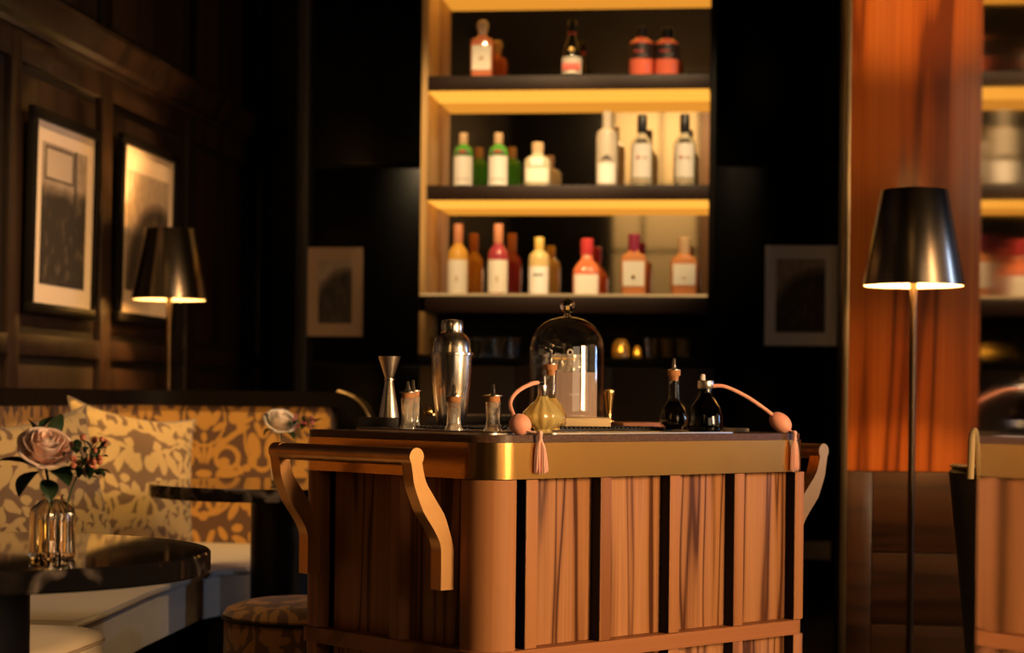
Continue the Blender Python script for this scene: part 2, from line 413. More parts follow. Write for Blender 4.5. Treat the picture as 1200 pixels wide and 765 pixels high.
def tag(o, label, cat, group=None):
    o['label'] = label; o['category'] = cat
    if group: o['group'] = group
    return o
def thing(name, label, cat, loc=(0, 0, 0), rotz=0, group=None):
    o = bpy.data.objects.new(name, None); C.objects.link(o); o.empty_display_size = .1
    o.location = loc; o.rotation_euler = (0, 0, rotz)
    return tag(o, label, cat, group)
def struct(name, bm, mat, label=None, smooth=35):
    o = obj(name, bm, mat, None, smooth); o['kind'] = 'structure'
    if label: o['label'] = label
    return o
def part(name, a, b, mat, parent, bev=0):
    bm = NB(); box2(bm, a, b, bev); return obj(name, bm, mat, parent)

# ------------------------------------------------------------------ room shell
XL, XR, YB, YR, ZC = -2.72, 6.6, 10.55, -2.6, 4.7      # left wall, right wall, far wall, rear wall, ceiling
bm = NB(); box2(bm, (XL-.2, YR-.2, -.1), (XR+.2, YB+.2, 0)); struct('floor', bm, 'carpet', 'dark carpeted floor of the lounge')
bm = NB(); box2(bm, (XL-.2, YR-.2, ZC), (XR+.2, YB+.2, ZC+.1)); struct('ceiling', bm, 'plaster', 'high plaster ceiling above the frame')
bm = NB(); box2(bm, (XR, YR, 0), (XR+.1, YB, ZC)); struct('wall_right', bm, 'black_wood', 'dark wall to the right of the frame')
wr = NB(); box2(wr, (XL, YR-.1, 0), (XR, YR, ZC)); wr = struct('wall_rear', wr, 'black_wood', 'dark wall behind the camera with pale lit panels')
for (x0, x1, z0, z1) in ((-1.53, -1.02, 3.45, 4.30), (-.98, -.60, 3.45, 4.30), (-1.53, -1.22, 2.72, 3.40), (-1.18, -.60, 2.72, 3.40), (-1.53, -1.22, 1.3, 2.68), (-1.18, -.60, 1.3, 2.68)):
    part('panel', (x0, YR, z0), (x1, YR+.02, z1), 'cream_panel', wr)
part('panel', (-.56, YR, 1.3), (-.05, YR+.02, 4.3), 'brown_panel', wr)

# left wall: walnut panelling, cornice, black strips above
wl = NB(); box2(wl, (XL-.1, YR, 0), (XL, YB, ZC)); wl = struct('wall_left', wl, 'wall_gap', 'walnut panelled left wall')
stiles = [(3.55, 3.70), (4.66, 4.81), (5.78, 5.93), (6.78, 6.88), (7.78, 7.91), (9.01, 9.16), (10.40, 10.55)]
for a, b in stiles:
    part('stile', (XL, a, 0), (XL+.030, b, 2.39), 'wall_wood', wl, .004)
    part('upper_strip', (XL, a-.02, 2.52), (XL+.03, b-.02, ZC), 'black_wood', wl, .003)
for (a, b), (c, d) in zip(stiles, stiles[1:]):
    for z0, z1 in ((2.28, 2.39), (1.186, 1.266), (.0, .16)):
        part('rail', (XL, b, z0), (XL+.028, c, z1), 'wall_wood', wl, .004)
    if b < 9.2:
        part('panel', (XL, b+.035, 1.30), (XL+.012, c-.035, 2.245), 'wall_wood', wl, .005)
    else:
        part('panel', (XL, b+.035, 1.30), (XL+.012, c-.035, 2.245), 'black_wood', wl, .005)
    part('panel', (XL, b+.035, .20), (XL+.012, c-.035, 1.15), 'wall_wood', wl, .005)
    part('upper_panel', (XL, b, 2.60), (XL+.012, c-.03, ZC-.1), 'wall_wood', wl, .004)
bm = NB()
prism(bm, [(XL, YR, 2.39), (XL+.045, YR, 2.39), (XL+.05, YR, 2.41), (XL+.085, YR, 2.42), (XL+.10, YR, 2.46), (XL+.13, YR, 2.50), (XL+.13, YR, 2.52), (XL, YR, 2.52)], (0, YB-YR, 0))
struct('trim_1', bm, 'wall_wood', 'walnut cornice running along the left wall above the pictures', 25)

# far wall recess at left, and the black lacquer wall that flanks the shelves
bm = NB(); box2(bm, (XL, YB, 0), (-1.9, YB+.1, ZC)); struct('wall_back', bm, 'black_wood', 'dark far wall in the left corner recess')
YW = 9.56
bw = NB(); box2(bw, (-2.26, YW+.02, 0), (XR, YB, ZC)); bw = struct('wall_front', bw, 'black_wood', 'black lacquered wall flanking the bottle shelves')
for (x0, x1) in ((-2.20, -1.60), (-.18, .36), (.38, .95)):
    for z0, z1 in ((.12, 1.20), (1.215, 2.195), (2.21, 3.2), (3.215, 4.6)):
        part('panel', (x0, YW, z0), (x1, YW+.02, z1), 'black_lacquer', bw, .004)
bm = NB(); box2(bm, (-2.285, YW-.015, 0), (-2.225, YW+.03, ZC), .006); struct('trim_2', bm, 'wall_gap', 'narrow upright trim at the end of the black wall')

# rosewood pier at right
XP, YP = .385, 7.02
XP = W((990-600)/FPX*7.0, 7.0).x; YP = W((990-600)/FPX*7.0, 7.0).y
pr = NB(); box2(pr, (XP+.012, YP+.02, 0), (XP+1.3, YP+.9, ZC)); pr = struct('wall_pier', pr, 'black_wood', 'rosewood clad pier behind the right floor lamp')
zl = 1.05-(552-469.3)/(FPX/7.0)
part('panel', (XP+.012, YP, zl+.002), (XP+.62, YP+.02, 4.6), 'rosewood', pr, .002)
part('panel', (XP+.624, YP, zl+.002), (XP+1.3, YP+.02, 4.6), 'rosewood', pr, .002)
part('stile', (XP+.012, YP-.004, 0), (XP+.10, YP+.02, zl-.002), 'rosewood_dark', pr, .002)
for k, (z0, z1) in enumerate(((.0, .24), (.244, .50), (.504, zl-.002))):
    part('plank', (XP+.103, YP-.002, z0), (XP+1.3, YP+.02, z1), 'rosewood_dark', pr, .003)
bm = NB(); box2(bm, (XP-.012, YP-.012, 0), (XP+.011, YP+.05, ZC), .003); struct('trim_3', bm, 'trim_metal', 'slim bronze edge strip on the rosewood pier')

# mirror polished slab close to the camera at the right edge of the frame
al = R(6.5)
m0 = W(.618, 2.55); 
dirv = W(math.sin(al), math.cos(al)); nv = W(math.cos(al), -math.sin(al))
sl = NB()
pts = [m0, m0 - dirv*.9, m0 - dirv*.9 + nv*.05, m0 + nv*.05]
prism(sl, [(p.x, p.y, 0) for p in pts], (0, 0, 3.2))
o = struct('wall_mirror', sl, 'pier_mirror', 'mirror polished partition edge at the right border of the frame')

# ------------------------------------------------------------------ back bar shelving
SX0, SX1, SY0, SY1 = -1.583, -.198, 9.175, 9.535
sh = thing('back_bar_shelving', 'tall backlit bar shelving with bottles, mirror back and glowing undersides', 'shelving', (SX0, SY0, 0))
LX, LY = SX1-SX0, SY1-SY0
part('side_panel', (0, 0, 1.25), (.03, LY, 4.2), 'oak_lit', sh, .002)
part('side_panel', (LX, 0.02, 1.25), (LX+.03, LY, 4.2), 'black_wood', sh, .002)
part('back_mirror', (.03, LY-.006, 1.53), (LX, LY, 4.2), 'bar_mirror', sh)
part('back_panel', (.03, LY-.006, 1.242), (LX, LY, 1.452), 'black_wood', sh)
ZS = [1.534, 2.066, 2.593, 3.125]
shelves = []
for i, z in enumerate(ZS):
    th = .080 if i == 0 else .072
    s_ = part('shelf', (.031 if i else .0, 0, z-th), (LX, LY-.008, z), 'fascia', sh, .002)
    if i: part('light_diffuser', (.034, .004, z-th-.006), (LX-.003, LY-.010, z-th-.0005), 'led', s_)
    else: part('light_lip', (.004, .0, z+.0004), (LX-.003, .03, z+.0120), 'led_lip', s_)
# the cabinets below
cb = thing('back_bar_cabinet', 'dark brown cabinet with flat doors below the bottle shelves', 'cabinet', (SX0, SY0, 0))
part('body', (0, .02, .08), (LX+.03, LY, 1.20), 'cabinet', cb, .003)
part('worktop', (-.0, .0, 1.202), (LX+.03, LY, 1.24), 'black_wood', cb, .003)
part('plinth', (.02, .05, 0), (LX, LY, .079), 'black_wood', cb)
for k in range(3):
    x0 = .01 + k*(LX+.01)/3
    part('door', (x0+.004, .0, .10), (x0+(LX+.01)/3-.004, .019, 1.195), 'cabinet', cb, .003)

# bottles
def px_x(px, yy):                      # shelf-front X for a photo column
    k = (px-600)/FPX; d = yy/(CP + k*SP); return W(k*d, d).x
NB_ = [0]
def bottle(px, z, kind, label, h, wd, cols, group=None):
    r = wd/2
    y = SY0 + r + .034
    if z == ZS[0]: z += .0005
    t = thing('bottle', label, 'bottle', (px_x(px, y), y, z), PSI*.3, group)
    body, neck, cap, lab = cols
    rn, p = r*.38, 2.0
    if kind == 'tall':        prof = [(r*.94, 0), (r, .006), (r, h*.56), (r*.9, h*.63), (rn*1.1, h*.72), (rn, h*.78)]; cap0 = .74
    elif kind == 'round':     prof = [(r*.94, 0), (r, .006), (r, h*.62), (r*.93, h*.70), (r*.6, h*.755), (rn, h*.79), (rn, h*.82)]; cap0 = .79
    elif kind == 'square':    prof = [(r*.92, 0), (r*.96, .006), (r, h*.58), (r*.9, h*.66), (rn*1.2, h*.70), (rn, h*.74)]; p = 5; cap0 = .68
    elif kind == 'squat':     prof = [(r*.94, 0), (r, .006), (r, h*.55), (r*.92, h*.62), (rn*1.1, h*.72), (rn, h*.80)]; cap0 = .78; p = 3
    elif kind == 'cone':      prof = [(r, 0), (r, h*.32), (r*.92, h*.42), (rn*1.1, h*.72), (rn, h*.80)]; cap0 = .80
    elif kind == 'vodka':     prof = [(r*.94, 0), (r, .006), (r, h*.66), (r*.9, h*.73), (rn*1.15, h*.78), (rn*1.1, h*.83)]; cap0 = .81
    elif kind == 'dimple':    prof = [(r*.95, 0), (r, .006), (r, h*.36), (r*.98, h*.40), (r*1.0, h*.45), (r*.72, h*.56), (rn*1.1, h*.64), (rn, h*.72)]; p = 3.2; cap0 = .72
    bm = NB(); loft(bm, prof, 28, p); gl = obj('body', bm, body, t, 40)
    if neck:
        bm = NB(); loft(bm, [(rn*1.08, h*(cap0-.14)), (rn*1.08, h*cap0)], 18); obj('neck_sleeve', bm, neck, t)
    bm = NB()
    if kind == 'square' and cap == 'paper': loft(bm, [(rn*.9, h*cap0), (rn*1.0, h*.80), (rn*1.35, h*.88), (rn*1.25, h*.96), (rn*.7, h)], 18)
    elif kind in ('vodka', ): loft(bm, [(rn*1.15, h*cap0), (rn*1.15, h*.995), (rn, h)], 18)
    else: loft(bm, [(rn*1.12, h*cap0), (rn*1.2, h*cap0+.006), (rn*1.2, h*.985), (rn*1.05, h)], 18)
    obj('cap', bm, cap, t)
    if lab:
        z0, z1, mat, span = lab
        bm = NB(); q = []
        for i in range(13):
            a = -PI/2 - span + 2*span*i/12
            c_, s_ = math.cos(a), math.sin(a)
            rx = (r+.0012)*math.copysign(abs(c_)**(2/p), c_); ry = (r+.0012)*math.copysign(abs(s_)**(2/p), s_)
            q.append((bm.verts.new((rx, ry, h*z0)), bm.verts.new((rx, ry, h*z1))))
        for a, b in zip(q, q[1:]): bm.faces.new((a[0], b[0], b[1], a[1]))
        obj('label', bm, mat, t, 60)
    return t
def mark(t, x, z, sx, sz, mat, r):
    bm = NB(); box(bm, (x, -r-.003, z), (sx, .002, sz), .0008); o = obj('label_mark', bm, mat, t); return o
G = spirit
M['gin_orange'] = G('gin_orange', (.98, .30, .14)); M['bot_black'] = G('bot_black', (.012, .010, .008), .1)
M['bot_red'] = G('bot_red', (1, .20, .11), .15); M['bot_green'] = G('bot_green', (.09, .46, .05), .25)
M['bot_clear'] = G('bot_clear', (.82, .72, .48), .35); M['bot_frost'] = G('bot_frost', (.72, .62, .48), .35, .4)
M['bot_amber'] = G('bot_amber', (.95, .50, .08)); M['bot_plum'] = G('bot_plum', (.50, .06, .08))
M['bot_gold'] = G('bot_gold', (.85, .62, .25)); M['bot_rust'] = G('bot_rust', (.92, .22, .09)); M['bot_copper'] = G('bot_copper', (.88, .34, .12))
M['cap_tan'] = simple('cap_tan', (.62, .40, .22), .5); M['cap_red'] = simple('cap_red', (.55, .04, .04), .4); M['cap_gold'] = simple('cap_gold', (.70, .46, .10), .4)
M['cap_orange'] = simple('cap_orange', (.62, .24, .11), .5); M['cap_plum'] = simple('cap_plum', (.28, .02, .06), .5); M['band_red'] = simple('band_red', (.75, .12, .08), .5)
M['band_green'] = simple('band_green', (.08, .12, .03), .5); M['label_white'] = simple('label_white', (.88, .80, .70), .6); M['pourer'] = simple('pourer', (.006, .005, .005), .4)
gT, gM, gB = 'bottles on the top shelf', 'bottles on the middle shelf', 'bottles on the bottom shelf'
t = bottle(561, ZS[2], 'square', 'orange gin bottle with cream label and tall pale stopper, left on the top shelf', .282, .112, ('gin_orange', None, 'paper', (.12, .54, 'label', .62)), gT)
mark(t, 0, .09, .02, .02, 'cap_tan', .056)
t = bottle(666, ZS[2], 'cone', 'black tapered bottle with gold emblem and pink band on the top shelf', .275, .098, ('bot_black', 'band_red', 'pourer', (.05, .34, 'label', 1.2)), gT)
mark(t, 0, .045, .085, .035, 'band_red', .049)
bm = NB(); loft(bm, [(.0, 0), (.014, .001), (.014, .004), (0, .005)], 16); e = obj('emblem', bm, 'gold', t); e.rotation_euler = (PI/2, 0, 0); e.location = (0, -.038, .125)
for i, px in enumerate((747, 777)):
    t = bottle(px, ZS[2], 'round', ('red bottle with black label on the top shelf, left one of the pair', 'red bottle with black label on the top shelf, right one of the pair')[i], .242-.008*i, .118, ('bot_red', 'bot_rust', 'pourer', (.34, .64, 'label_dark', 1.35)), gT)
    mark(t, -.01, .115, .05, .008, 'ink_red', .059); mark(t, .005, .095, .06, .005, 'cabinet', .059)
for i, px in enumerate((540, 581)):
    t = bottle(px, ZS[1], 'round', ('green gin bottle with white label nearest the lit side panel, middle shelf', 'green gin bottle with white label, second from left on the middle shelf')[i], .262, .094, ('bot_green', None, 'cap_tan', (.02, .56, 'label_white', 1.25)), gM)
    mark(t, 0, .168, .030, .014, 'ink_red', .045); mark(t, 0, .162, .070, .022, 'band_green', .044); mark(t, 0, .035, .07, .003, 'cap_tan', .047)
t = bottle(627, ZS[1], 'squat', 'squat clear bottle with pale stopper beside the green gin bottles', .216, .128, ('bot_clear', None, 'cap_tan', (.10, .40, 'label', .9)), gM)
mark(t, 0, .115, .06, .04, 'label_white', .064)
t = bottle(708, ZS[1], 'vodka', 'tall frosted bottle with grey hill emblem, tallest on the middle shelf', .362, .104, ('bot_frost', None, 'bot_frost', (.04, .30, 'label_white', .9)), gM)
bm = NB(); prism(bm, [(-.03, -.0545, .125), (.03, -.0545, .125), (.012, -.0545, .142), (0, -.0545, .150), (-.012, -.0545, .142)], (0, .002, 0)); obj('emblem', bm, 'ink', t)
for i, px in enumerate((749, 799)):
    t = bottle(px, ZS[1], 'tall', ('clear bottle with white label and black pourer, left of two on the middle shelf', 'clear bottle with white label and black pourer, right end of the middle shelf')[i], .345, .104, ('bot_clear', 'label', 'pourer', (.12, .58, 'label_white', .95)), gM)
    mark(t, -.018, .135, .012, .012, 'ink_red', .052); mark(t, .012, .135, .03, .006, 'cap_tan', .052); mark(t, 0, .02, .08, .006, 'cap_tan', .052); mark(t, 0, .215, .05, .02, 'ink', .045)
t = bottle(535, ZS[0], 'tall', 'amber whisky bottle with cream label at the left end of the bottom shelf', .352, .100, ('bot_amber', 'cap_orange', 'cap_orange', (.04, .50, 'label', 1.15)), gB); mark(t, 0, .085, .010, .026, 'cap_tan', .05)
t = bottle(582, ZS[0], 'tall', 'plum red bottle with cream label and orange neck on the bottom shelf', .352, .100, ('bot_plum', 'cap_orange', 'cap_orange', (.05, .50, 'label', 1.15)), gB); mark(t, 0, .085, .010, .026, 'cap_tan', .05); mark(t, 0, .008, .07, .014, 'ink_red', .05)
t = bottle(630, ZS[0], 'round', 'pale golden bottle with yellow stopper and green arched lettering mark, bottom shelf', .288, .100, ('bot_gold', 'label', 'cap_gold', (.0, .50, 'label_white', 1.1)), gB); mark(t, 0, .105, .045, .007, 'ink_green', .05)
t = bottle(686, ZS[0], 'dimple', 'broad red bottle with square cream label and red cap, bottom shelf', .282, .135, ('bot_rust', 'bot_clear', 'cap_red', (.03, .38, 'label', .85)), gB)
t = bottle(741, ZS[0], 'square', 'copper rum bottle with purple cap and cream label, bottom shelf', .305, .125, ('bot_copper', 'cap_plum', 'cap_plum', (.17, .56, 'label', .62)), gB); mark(t, 0, .095, .016, .02, 'gold', .063)
t = bottle(800, ZS[0], 'square', 'copper bottle with pink label and pale round stopper, right end of the bottom shelf', .288, .130, ('bot_copper', None, 'cap_tan', (.20, .55, 'label', .62)), gB); mark(t, 0, .09, .02, .008, 'cap_tan', .065)

# dim glassware and lit votives on the worktop under the shelves
ORD = ('first', 'second', 'third', 'fourth', 'fifth', 'sixth', 'seventh', 'eighth', 'ninth')
for k, px in enumerate((512, 530, 549, 566, 583, 601, 762, 781, 800)):
    y = SY0 + .14 + .05*(k % 2)
    bm = NB(); loft(bm, [(.028, 0), (.034, .004), (.040, .10), (.038, .10), (.032, .010), (0, .009)], 20, cap=False)
    o = obj('tumbler', bm, 'thin_glass', loc=(px_x(px, y), y, 1.24))
    tag(o, 'clear tumbler in the dark row under the bottle shelves, %s from the left' % ORD[k], 'glass', 'tumblers under the shelves')
for px, hh, rr in ((727, .092, .042), (746, .060, .020)):
    y = SY0 + .09
    v = thing('votive', 'larger glowing amber votive on the worktop under the shelves' if hh > .08 else 'smaller glowing amber votive right of the larger one', 'candle', (px_x(px, y), y, 1.24))
    bm = NB(); loft(bm, [(rr*.9, 0), (rr, .004), (rr, hh*.6), (rr*.8, hh*.85), (rr*.45, hh), (rr*.40, hh), (rr*.75, hh*.84), (rr*.93, hh*.6), (rr*.93, .008), (0, .007)], 24, cap=False); obj('holder', bm, 'amber_glass', v)
    bm = NB(); loft(bm, [(rr*.7, .009), (rr*.7, hh*.30)], 16); obj('wax', bm, 'label', v)
    bm = NB(); loft(bm, [(0, hh*.32), (.005, hh*.40), (.007, hh*.48), (0, hh*.72)], 10); obj('flame', bm, 'flame', v)

# ------------------------------------------------------------------ framed pictures, and reflections of pictures built as objects
def frame_picture(name, label, y0, y1, z0, z1, art, paper, fr=.042, margin=(.07, .10), lean=.018):
    """hung on the left wall, facing +X, leaning out a little at the top"""
    wd, ht = y1-y0, z1-z0
    t = thing(name, label, 'picture', (XL+.031, (y0+y1)/2, z0)); t.rotation_euler = (0, lean, 0)
    h = wd/2
    for a, b in (((0, -h, 0), (.03, h, fr)), ((0, -h, ht-fr), (.03, h, ht)), ((0, -h, fr), (.03, -h+fr, ht-fr)), ((0, h-fr, fr), (.03, h, ht-fr))):
        part('frame', a, b, 'black_wood', t, .004)
    part('mount', (0, -h+fr, fr), (.012, h-fr, ht-fr), paper, t)
    my, mz = margin
    bm = NB(); y_, z_ = h-fr-my, fr+mz
    vs = [bm.verts.new((.0135, a, b)) for a, b in ((y_, z_), (-y_, z_), (-y_, ht-z_), (y_, ht-z_))]; bm.faces.new(vs[::-1])
    obj('print', bm, art, t, 0, uv=lambda co, n: ((co.y+y_)/(2*y_), (co.z-z_)/(ht-2*z_)))
    return t
frame_picture('framed_picture', 'black framed sepia print of a crowd nearest the left border', 6.90, 7.65, 1.345, 2.12, 'art_crowd', 'paper', margin=(.085, .075))
frame_picture('framed_picture', 'black framed sepia print with an arched shape behind the left lamp', 7.925, 8.74, 1.355, 2.157, 'art_arc', 'paper')
def picture_reflection(label, px0, px1, py0, py1, paper, art):  # pictures mirrored in the black wall, built here as solid panels
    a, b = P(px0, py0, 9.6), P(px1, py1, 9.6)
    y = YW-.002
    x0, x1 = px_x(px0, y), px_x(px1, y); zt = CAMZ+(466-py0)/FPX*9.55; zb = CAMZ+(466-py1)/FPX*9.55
    t = thing('reflected_picture', label, 'picture', ((x0+x1)/2, y, zb)); h = (x1-x0)/2; ht = zt-zb; f = .012
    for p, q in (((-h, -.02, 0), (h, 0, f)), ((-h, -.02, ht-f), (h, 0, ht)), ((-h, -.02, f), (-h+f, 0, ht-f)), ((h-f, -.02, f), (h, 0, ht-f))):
        part('frame', p, q, paper, t)  # border of the mirrored picture, no real frame
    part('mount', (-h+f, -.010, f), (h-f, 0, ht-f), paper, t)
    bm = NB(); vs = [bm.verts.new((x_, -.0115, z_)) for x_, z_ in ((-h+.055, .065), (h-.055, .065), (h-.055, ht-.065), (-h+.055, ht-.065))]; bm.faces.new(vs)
    obj('print', bm, art, t, 0, uv=lambda co, n: ((co.x+h)/(2*h), co.z/ht))  # mirrored image of a print, no real print here
picture_reflection('small dim reflection of a print in the black wall left of the shelves', 360, 424, 290, 396, 'paper_reflected', 'art_reflected')
picture_reflection('dim pale reflection of a print in the black wall between shelves and rosewood pier', 895, 979, 287, 403, 'label_white', 'art_arc')
y = YW-.001
bm = NB(); box2(bm, (px_x(943, y), y-.02, .27), (px_x(975, y), y, .36), .003)  # pale plate stands in for a reflection in the dark wall
tag(obj('wall_reflection', bm, 'cream_piping'), 'small pale rectangular plate for a reflection low in the dark wall beyond the cart', 'reflected_patch')

# ------------------------------------------------------------------ floor lamps
def floor_lamp(label, u, d, zb, sc, watt):
    t = thing('floor_lamp', label, 'lamp', W(u, d), PSI, 'bronze floor lamps')
    rb, rt, hs = .167*sc, .110*sc, .318*sc
    bm = NB(); loft(bm, [(rb, zb), (rb+.0005, zb+.004), (rt, zb+hs), (rt-.002, zb+hs), (rb-.002, zb+.001), (rb, zb)], 64, cap=False); sd = obj('lamp_shade', bm, 'bronze_shade', t, 30)
    bm = NB(); loft(bm, [(rb-.0035, zb+.002), (rt-.0035, zb+hs-.004)], 64, cap=False); obj('lining', bm, 'shade_white', sd)
    bm = NB()
    for k in range(3):
        a = 2*PI*k/3; tube(bm, [(0, 0, zb+hs-.03), (math.cos(a)*(rt-.001), math.sin(a)*(rt-.001), zb+hs-.03)], .002, 6)
    obj('shade_spider', bm, 'bronze_pole', t)
    bm = NB(); loft(bm, [(.15, 0), (.15, .018), (.145, .022), (.02, .026), (.014, .05), (.0115, .10), (.0115, zb-.10), (.0125, zb+.06), (.016, zb+.065), (.016, zb+.10), (0, zb+.10)], 32); obj('pole', bm, 'bronze_pole', t, 30)
    bm = NB(); sphere(bm, (0, 0, zb+.135), .032, 16); obj('bulb', bm, 'bulb', t)
    l = bpy.data.lights.new('lamp_light', 'POINT'); l.energy = watt; l.color = (1, .56, .20); l.shadow_soft_size = .035
    o = bpy.data.objects.new('lamp_light', l); C.objects.link(o); o.location = W(u, d, zb+.175)
    return t
floor_lamp('tall bronze floor lamp in front of the rosewood pier', (1069-600)/FPX*6.4, 6.4, 1.432, 1.0, 150)
floor_lamp('bronze floor lamp behind the banquette beside the framed prints', (197-600)/FPX*8.2, 8.2, 1.446, .95, 52)

# ------------------------------------------------------------------ banquette
bq = thing('banquette', 'curved corner banquette with gold damask back and cream seat', 'sofa', (0, 0, 0))
def arc(cx, cy, r, a0, a1, n=8): return [(cx+r*math.cos(R(a0+(a1-a0)*i/n)), cy+r*math.sin(R(a0+(a1-a0)*i/n))) for i in range(n+1)]
BX, BY, BE = -2.50, 7.56, -1.66
inner = [(BX, 3.4+.25*i) for i in range(15)] + arc(BX+.28, BY-.28, .28, 180, 90) + [(BX+.5, BY), (BE, BY)]
outer = [(BX-.13, 3.4+.25*i) for i in range(15)] + arc(BX+.28, BY-.28, .41, 180, 90) + [(BX+.5, BY+.13), (BE, BY+.13)]
dist = [0]
for a, b in zip(inner, inner[1:]): dist.append(dist[-1]+math.dist(a, b))
# back panel with its length along the curve as UV (so that the motif is centred in the visible part)
bm = NB(); L = bm.loops.layers.uv.new('UVMap')
cols = []
for (x, y), (x2, y2), s_ in zip(inner, outer, dist):
    n = len(cols)
    cols.append([bm.verts.new((x, y, .40)), bm.verts.new((x, y, .70)), bm.verts.new((x, y, 1.0)), bm.verts.new((x2, y2, 1.0)), bm.verts.new((x2, y2, .40))])
s_ref = dist[-1] - (BE - px_x(240, BY)) - .24
for i in range(len(cols)-1):
    for k in range(5):
        j = (k+1) % 5
        f = bm.faces.new((cols[i][k], cols[i+1][k], cols[i+1][j], cols[i][j]))
        for l in f.loops:
            ii = i if l.vert in cols[i] else i+1
            l[L].uv = (dist[ii]-s_ref, l.vert.co.z-.535)
bm.faces.new(cols[0]); bm.faces.new(cols[-1][::-1])
obj('backrest', bm, 'damask', bq, 40)
# dark top rail, turning down at the right end
rail = [(x*.5+x2*.5, y*.5+y2*.5, 1.032) for (x, y), (x2, y2) in zip(inner, outer)]
rail += [(BE+.01+.13*math.sin(R(a)), BY+.065, 1.032-.13+.13*math.cos(R(a))) for a in range(10, 91, 10)] + [(BE+.14, BY+.065, .5), (BE+.14, BY+.065, 0.02)]
bm = NB()
hw, hh = .085, .030
prev = None
for i, p in enumerate(rail):
    p = Vector(p); tan = (Vector(rail[min(i+1, len(rail)-1)])-Vector(rail[max(i-1, 0)])).normalized()
    side = Vector((0, 0, 1)).cross(tan) if abs(tan.z) < .3 and i < len(inner) else Vector((0, 1, 0))
    side.normalize(); up = tan.cross(side).normalized()
    ring = [bm.verts.new(p + side*a*hw + up*b*hh) for a, b in ((-1, -1), (0, -1), (1, -1), (1, 1), (0, 1), (-1, 1))]
    if prev:
        for k in range(6): bm.faces.new((prev[k], prev[(k+1) % 6], ring[(k+1) % 6], ring[k]))
    else: bm.faces.new(ring)
    prev = ring
bm.faces.new(prev)
obj('top_rail', bm, 'rail_wood', bq, 30)
bm = NB(); tube(bm, [(BE+.01+.165*math.sin(R(a)), BY-.022, 1.032-.13+.165*math.cos(R(a))) for a in range(8, 96, 8)], .006, 8); obj('rail_bead', bm, 'trim_metal', bq)
# seat: L-shaped cushion, piping, recessed plinth
seat = [(BX+.004, 4.86), (-1.73, 4.86), (-1.745, 5.1)] + [(-1.79, 5.6)] + [(-1.82, 6.30), (-1.79, 6.43), (-1.70, 6.47), (BE-.02, 6.50), (BE-.02, BY-.004), (BX+.286, BY-.004)] + [(a, b) for a, b in arc(BX+.286, BY-.286, .282, 100, 170, 4)]
bm = NB(); prism(bm, [(a, b, .29) for a, b in seat], (0, 0, .16))
es = [e for e in bm.edges if all(v.co.z > .44 for v in e.verts)]
bmesh.ops.bevel(bm, geom=es, offset=.022, segments=3, affect='EDGES')
obj('seat', bm, 'cream_fabric', bq, 50)
bm = NB(); tube(bm, [(a+ox, b+oy, .437) for (a, b), (ox, oy) in zip(seat[1:9], [(.002, 0)]*5+[(0, -.002)]*3)], .005, 8); obj('piping', bm, 'cream_piping', bq)
bm = NB(); prism(bm, [(a, b, 0) for a, b in [(BX+.02, 4.9), (-1.92, 4.9), (-2.0, 6.60), (BE-.1, 6.62), (BE-.1, BY-.02), (BX+.02, BY-.02)]], (0, 0, .289)); obj('plinth', bm, 'black_wood', bq)
part('dark_block', (px_x(245, 6.48), 6.455, .292), (px_x(276, 6.48), 6.49, .425), 'rosewood_dark', bq, .004)  # dark brown block on the seat front

def pillow(label, loc, rz, tilt, roll, sx, sz, th):
    n = 22; bm = NB(); F = []; Bk = []
    for i in range(n+1):
        F.append([]); Bk.append([])
        for j in range(n+1):
            a, b = -1+2*i/n, -1+2*j/n
            pin = 1 - .17*(1-abs(a)**2)*abs(b)**4; pin2 = 1 - .17*(1-abs(b)**2)*abs(a)**4
            t_ = max(0, (1-abs(a)**2.4)*(1-abs(b)**2.4))**.5
            wr = .06*math.sin(5*a+3*b)*math.sin(4*b-2*a)
            x, z = a*sx/2*pin2, b*sz/2*pin
            F[i].append(bm.verts.new((x, -th/2*t_*(1+wr), z)))
            Bk[i].append(F[i][j] if i in (0, n) or j in (0, n) else bm.verts.new((x, th/2*t_, z)))
    for i in range(n):
        for j in range(n):
            bm.faces.new((F[i][j], F[i+1][j], F[i+1][j+1], F[i][j+1])); bm.faces.new((Bk[i][j], Bk[i][j+1], Bk[i+1][j+1], Bk[i+1][j]))
    edge = [F[i][0].co.copy() for i in range(n+1)] + [F[n][j].co.copy() for j in range(1, n+1)] + [F[i][n].co.copy() for i in range(n-1, -1, -1)] + [F[0][j].co.copy() for j in range(n-1, -1, -1)]
    t = thing('cushion', label, 'cushion', loc, 0, 'damask cushions on the banquette')
    o = obj('cover', bm, 'damask_pillow', t, 60, uv=lambda co, nn: (co.x+.02, co.z))
    bm = NB(); tube(bm, edge, .0045, 6); obj('piping', bm, 'cream_piping', t)
    t.matrix_world = Matrix.Translation(loc) @ Matrix.Rotation(rz, 4, 'Z') @ Matrix.Rotation(tilt, 4, 'X') @ Matrix.Rotation(roll, 4, 'Y')
    return t
pillow('gold damask cushion propped in the corner beside the back panel', W(-1.365, 6.95, .735), R(44)+PSI, R(-14), R(9), .54, .54, .20)
pillow('gold damask cushion behind the pink rose near the left border', W(-1.50, 6.05, .722), R(46)+PSI, R(-16), R(-6), .55, .54, .20)

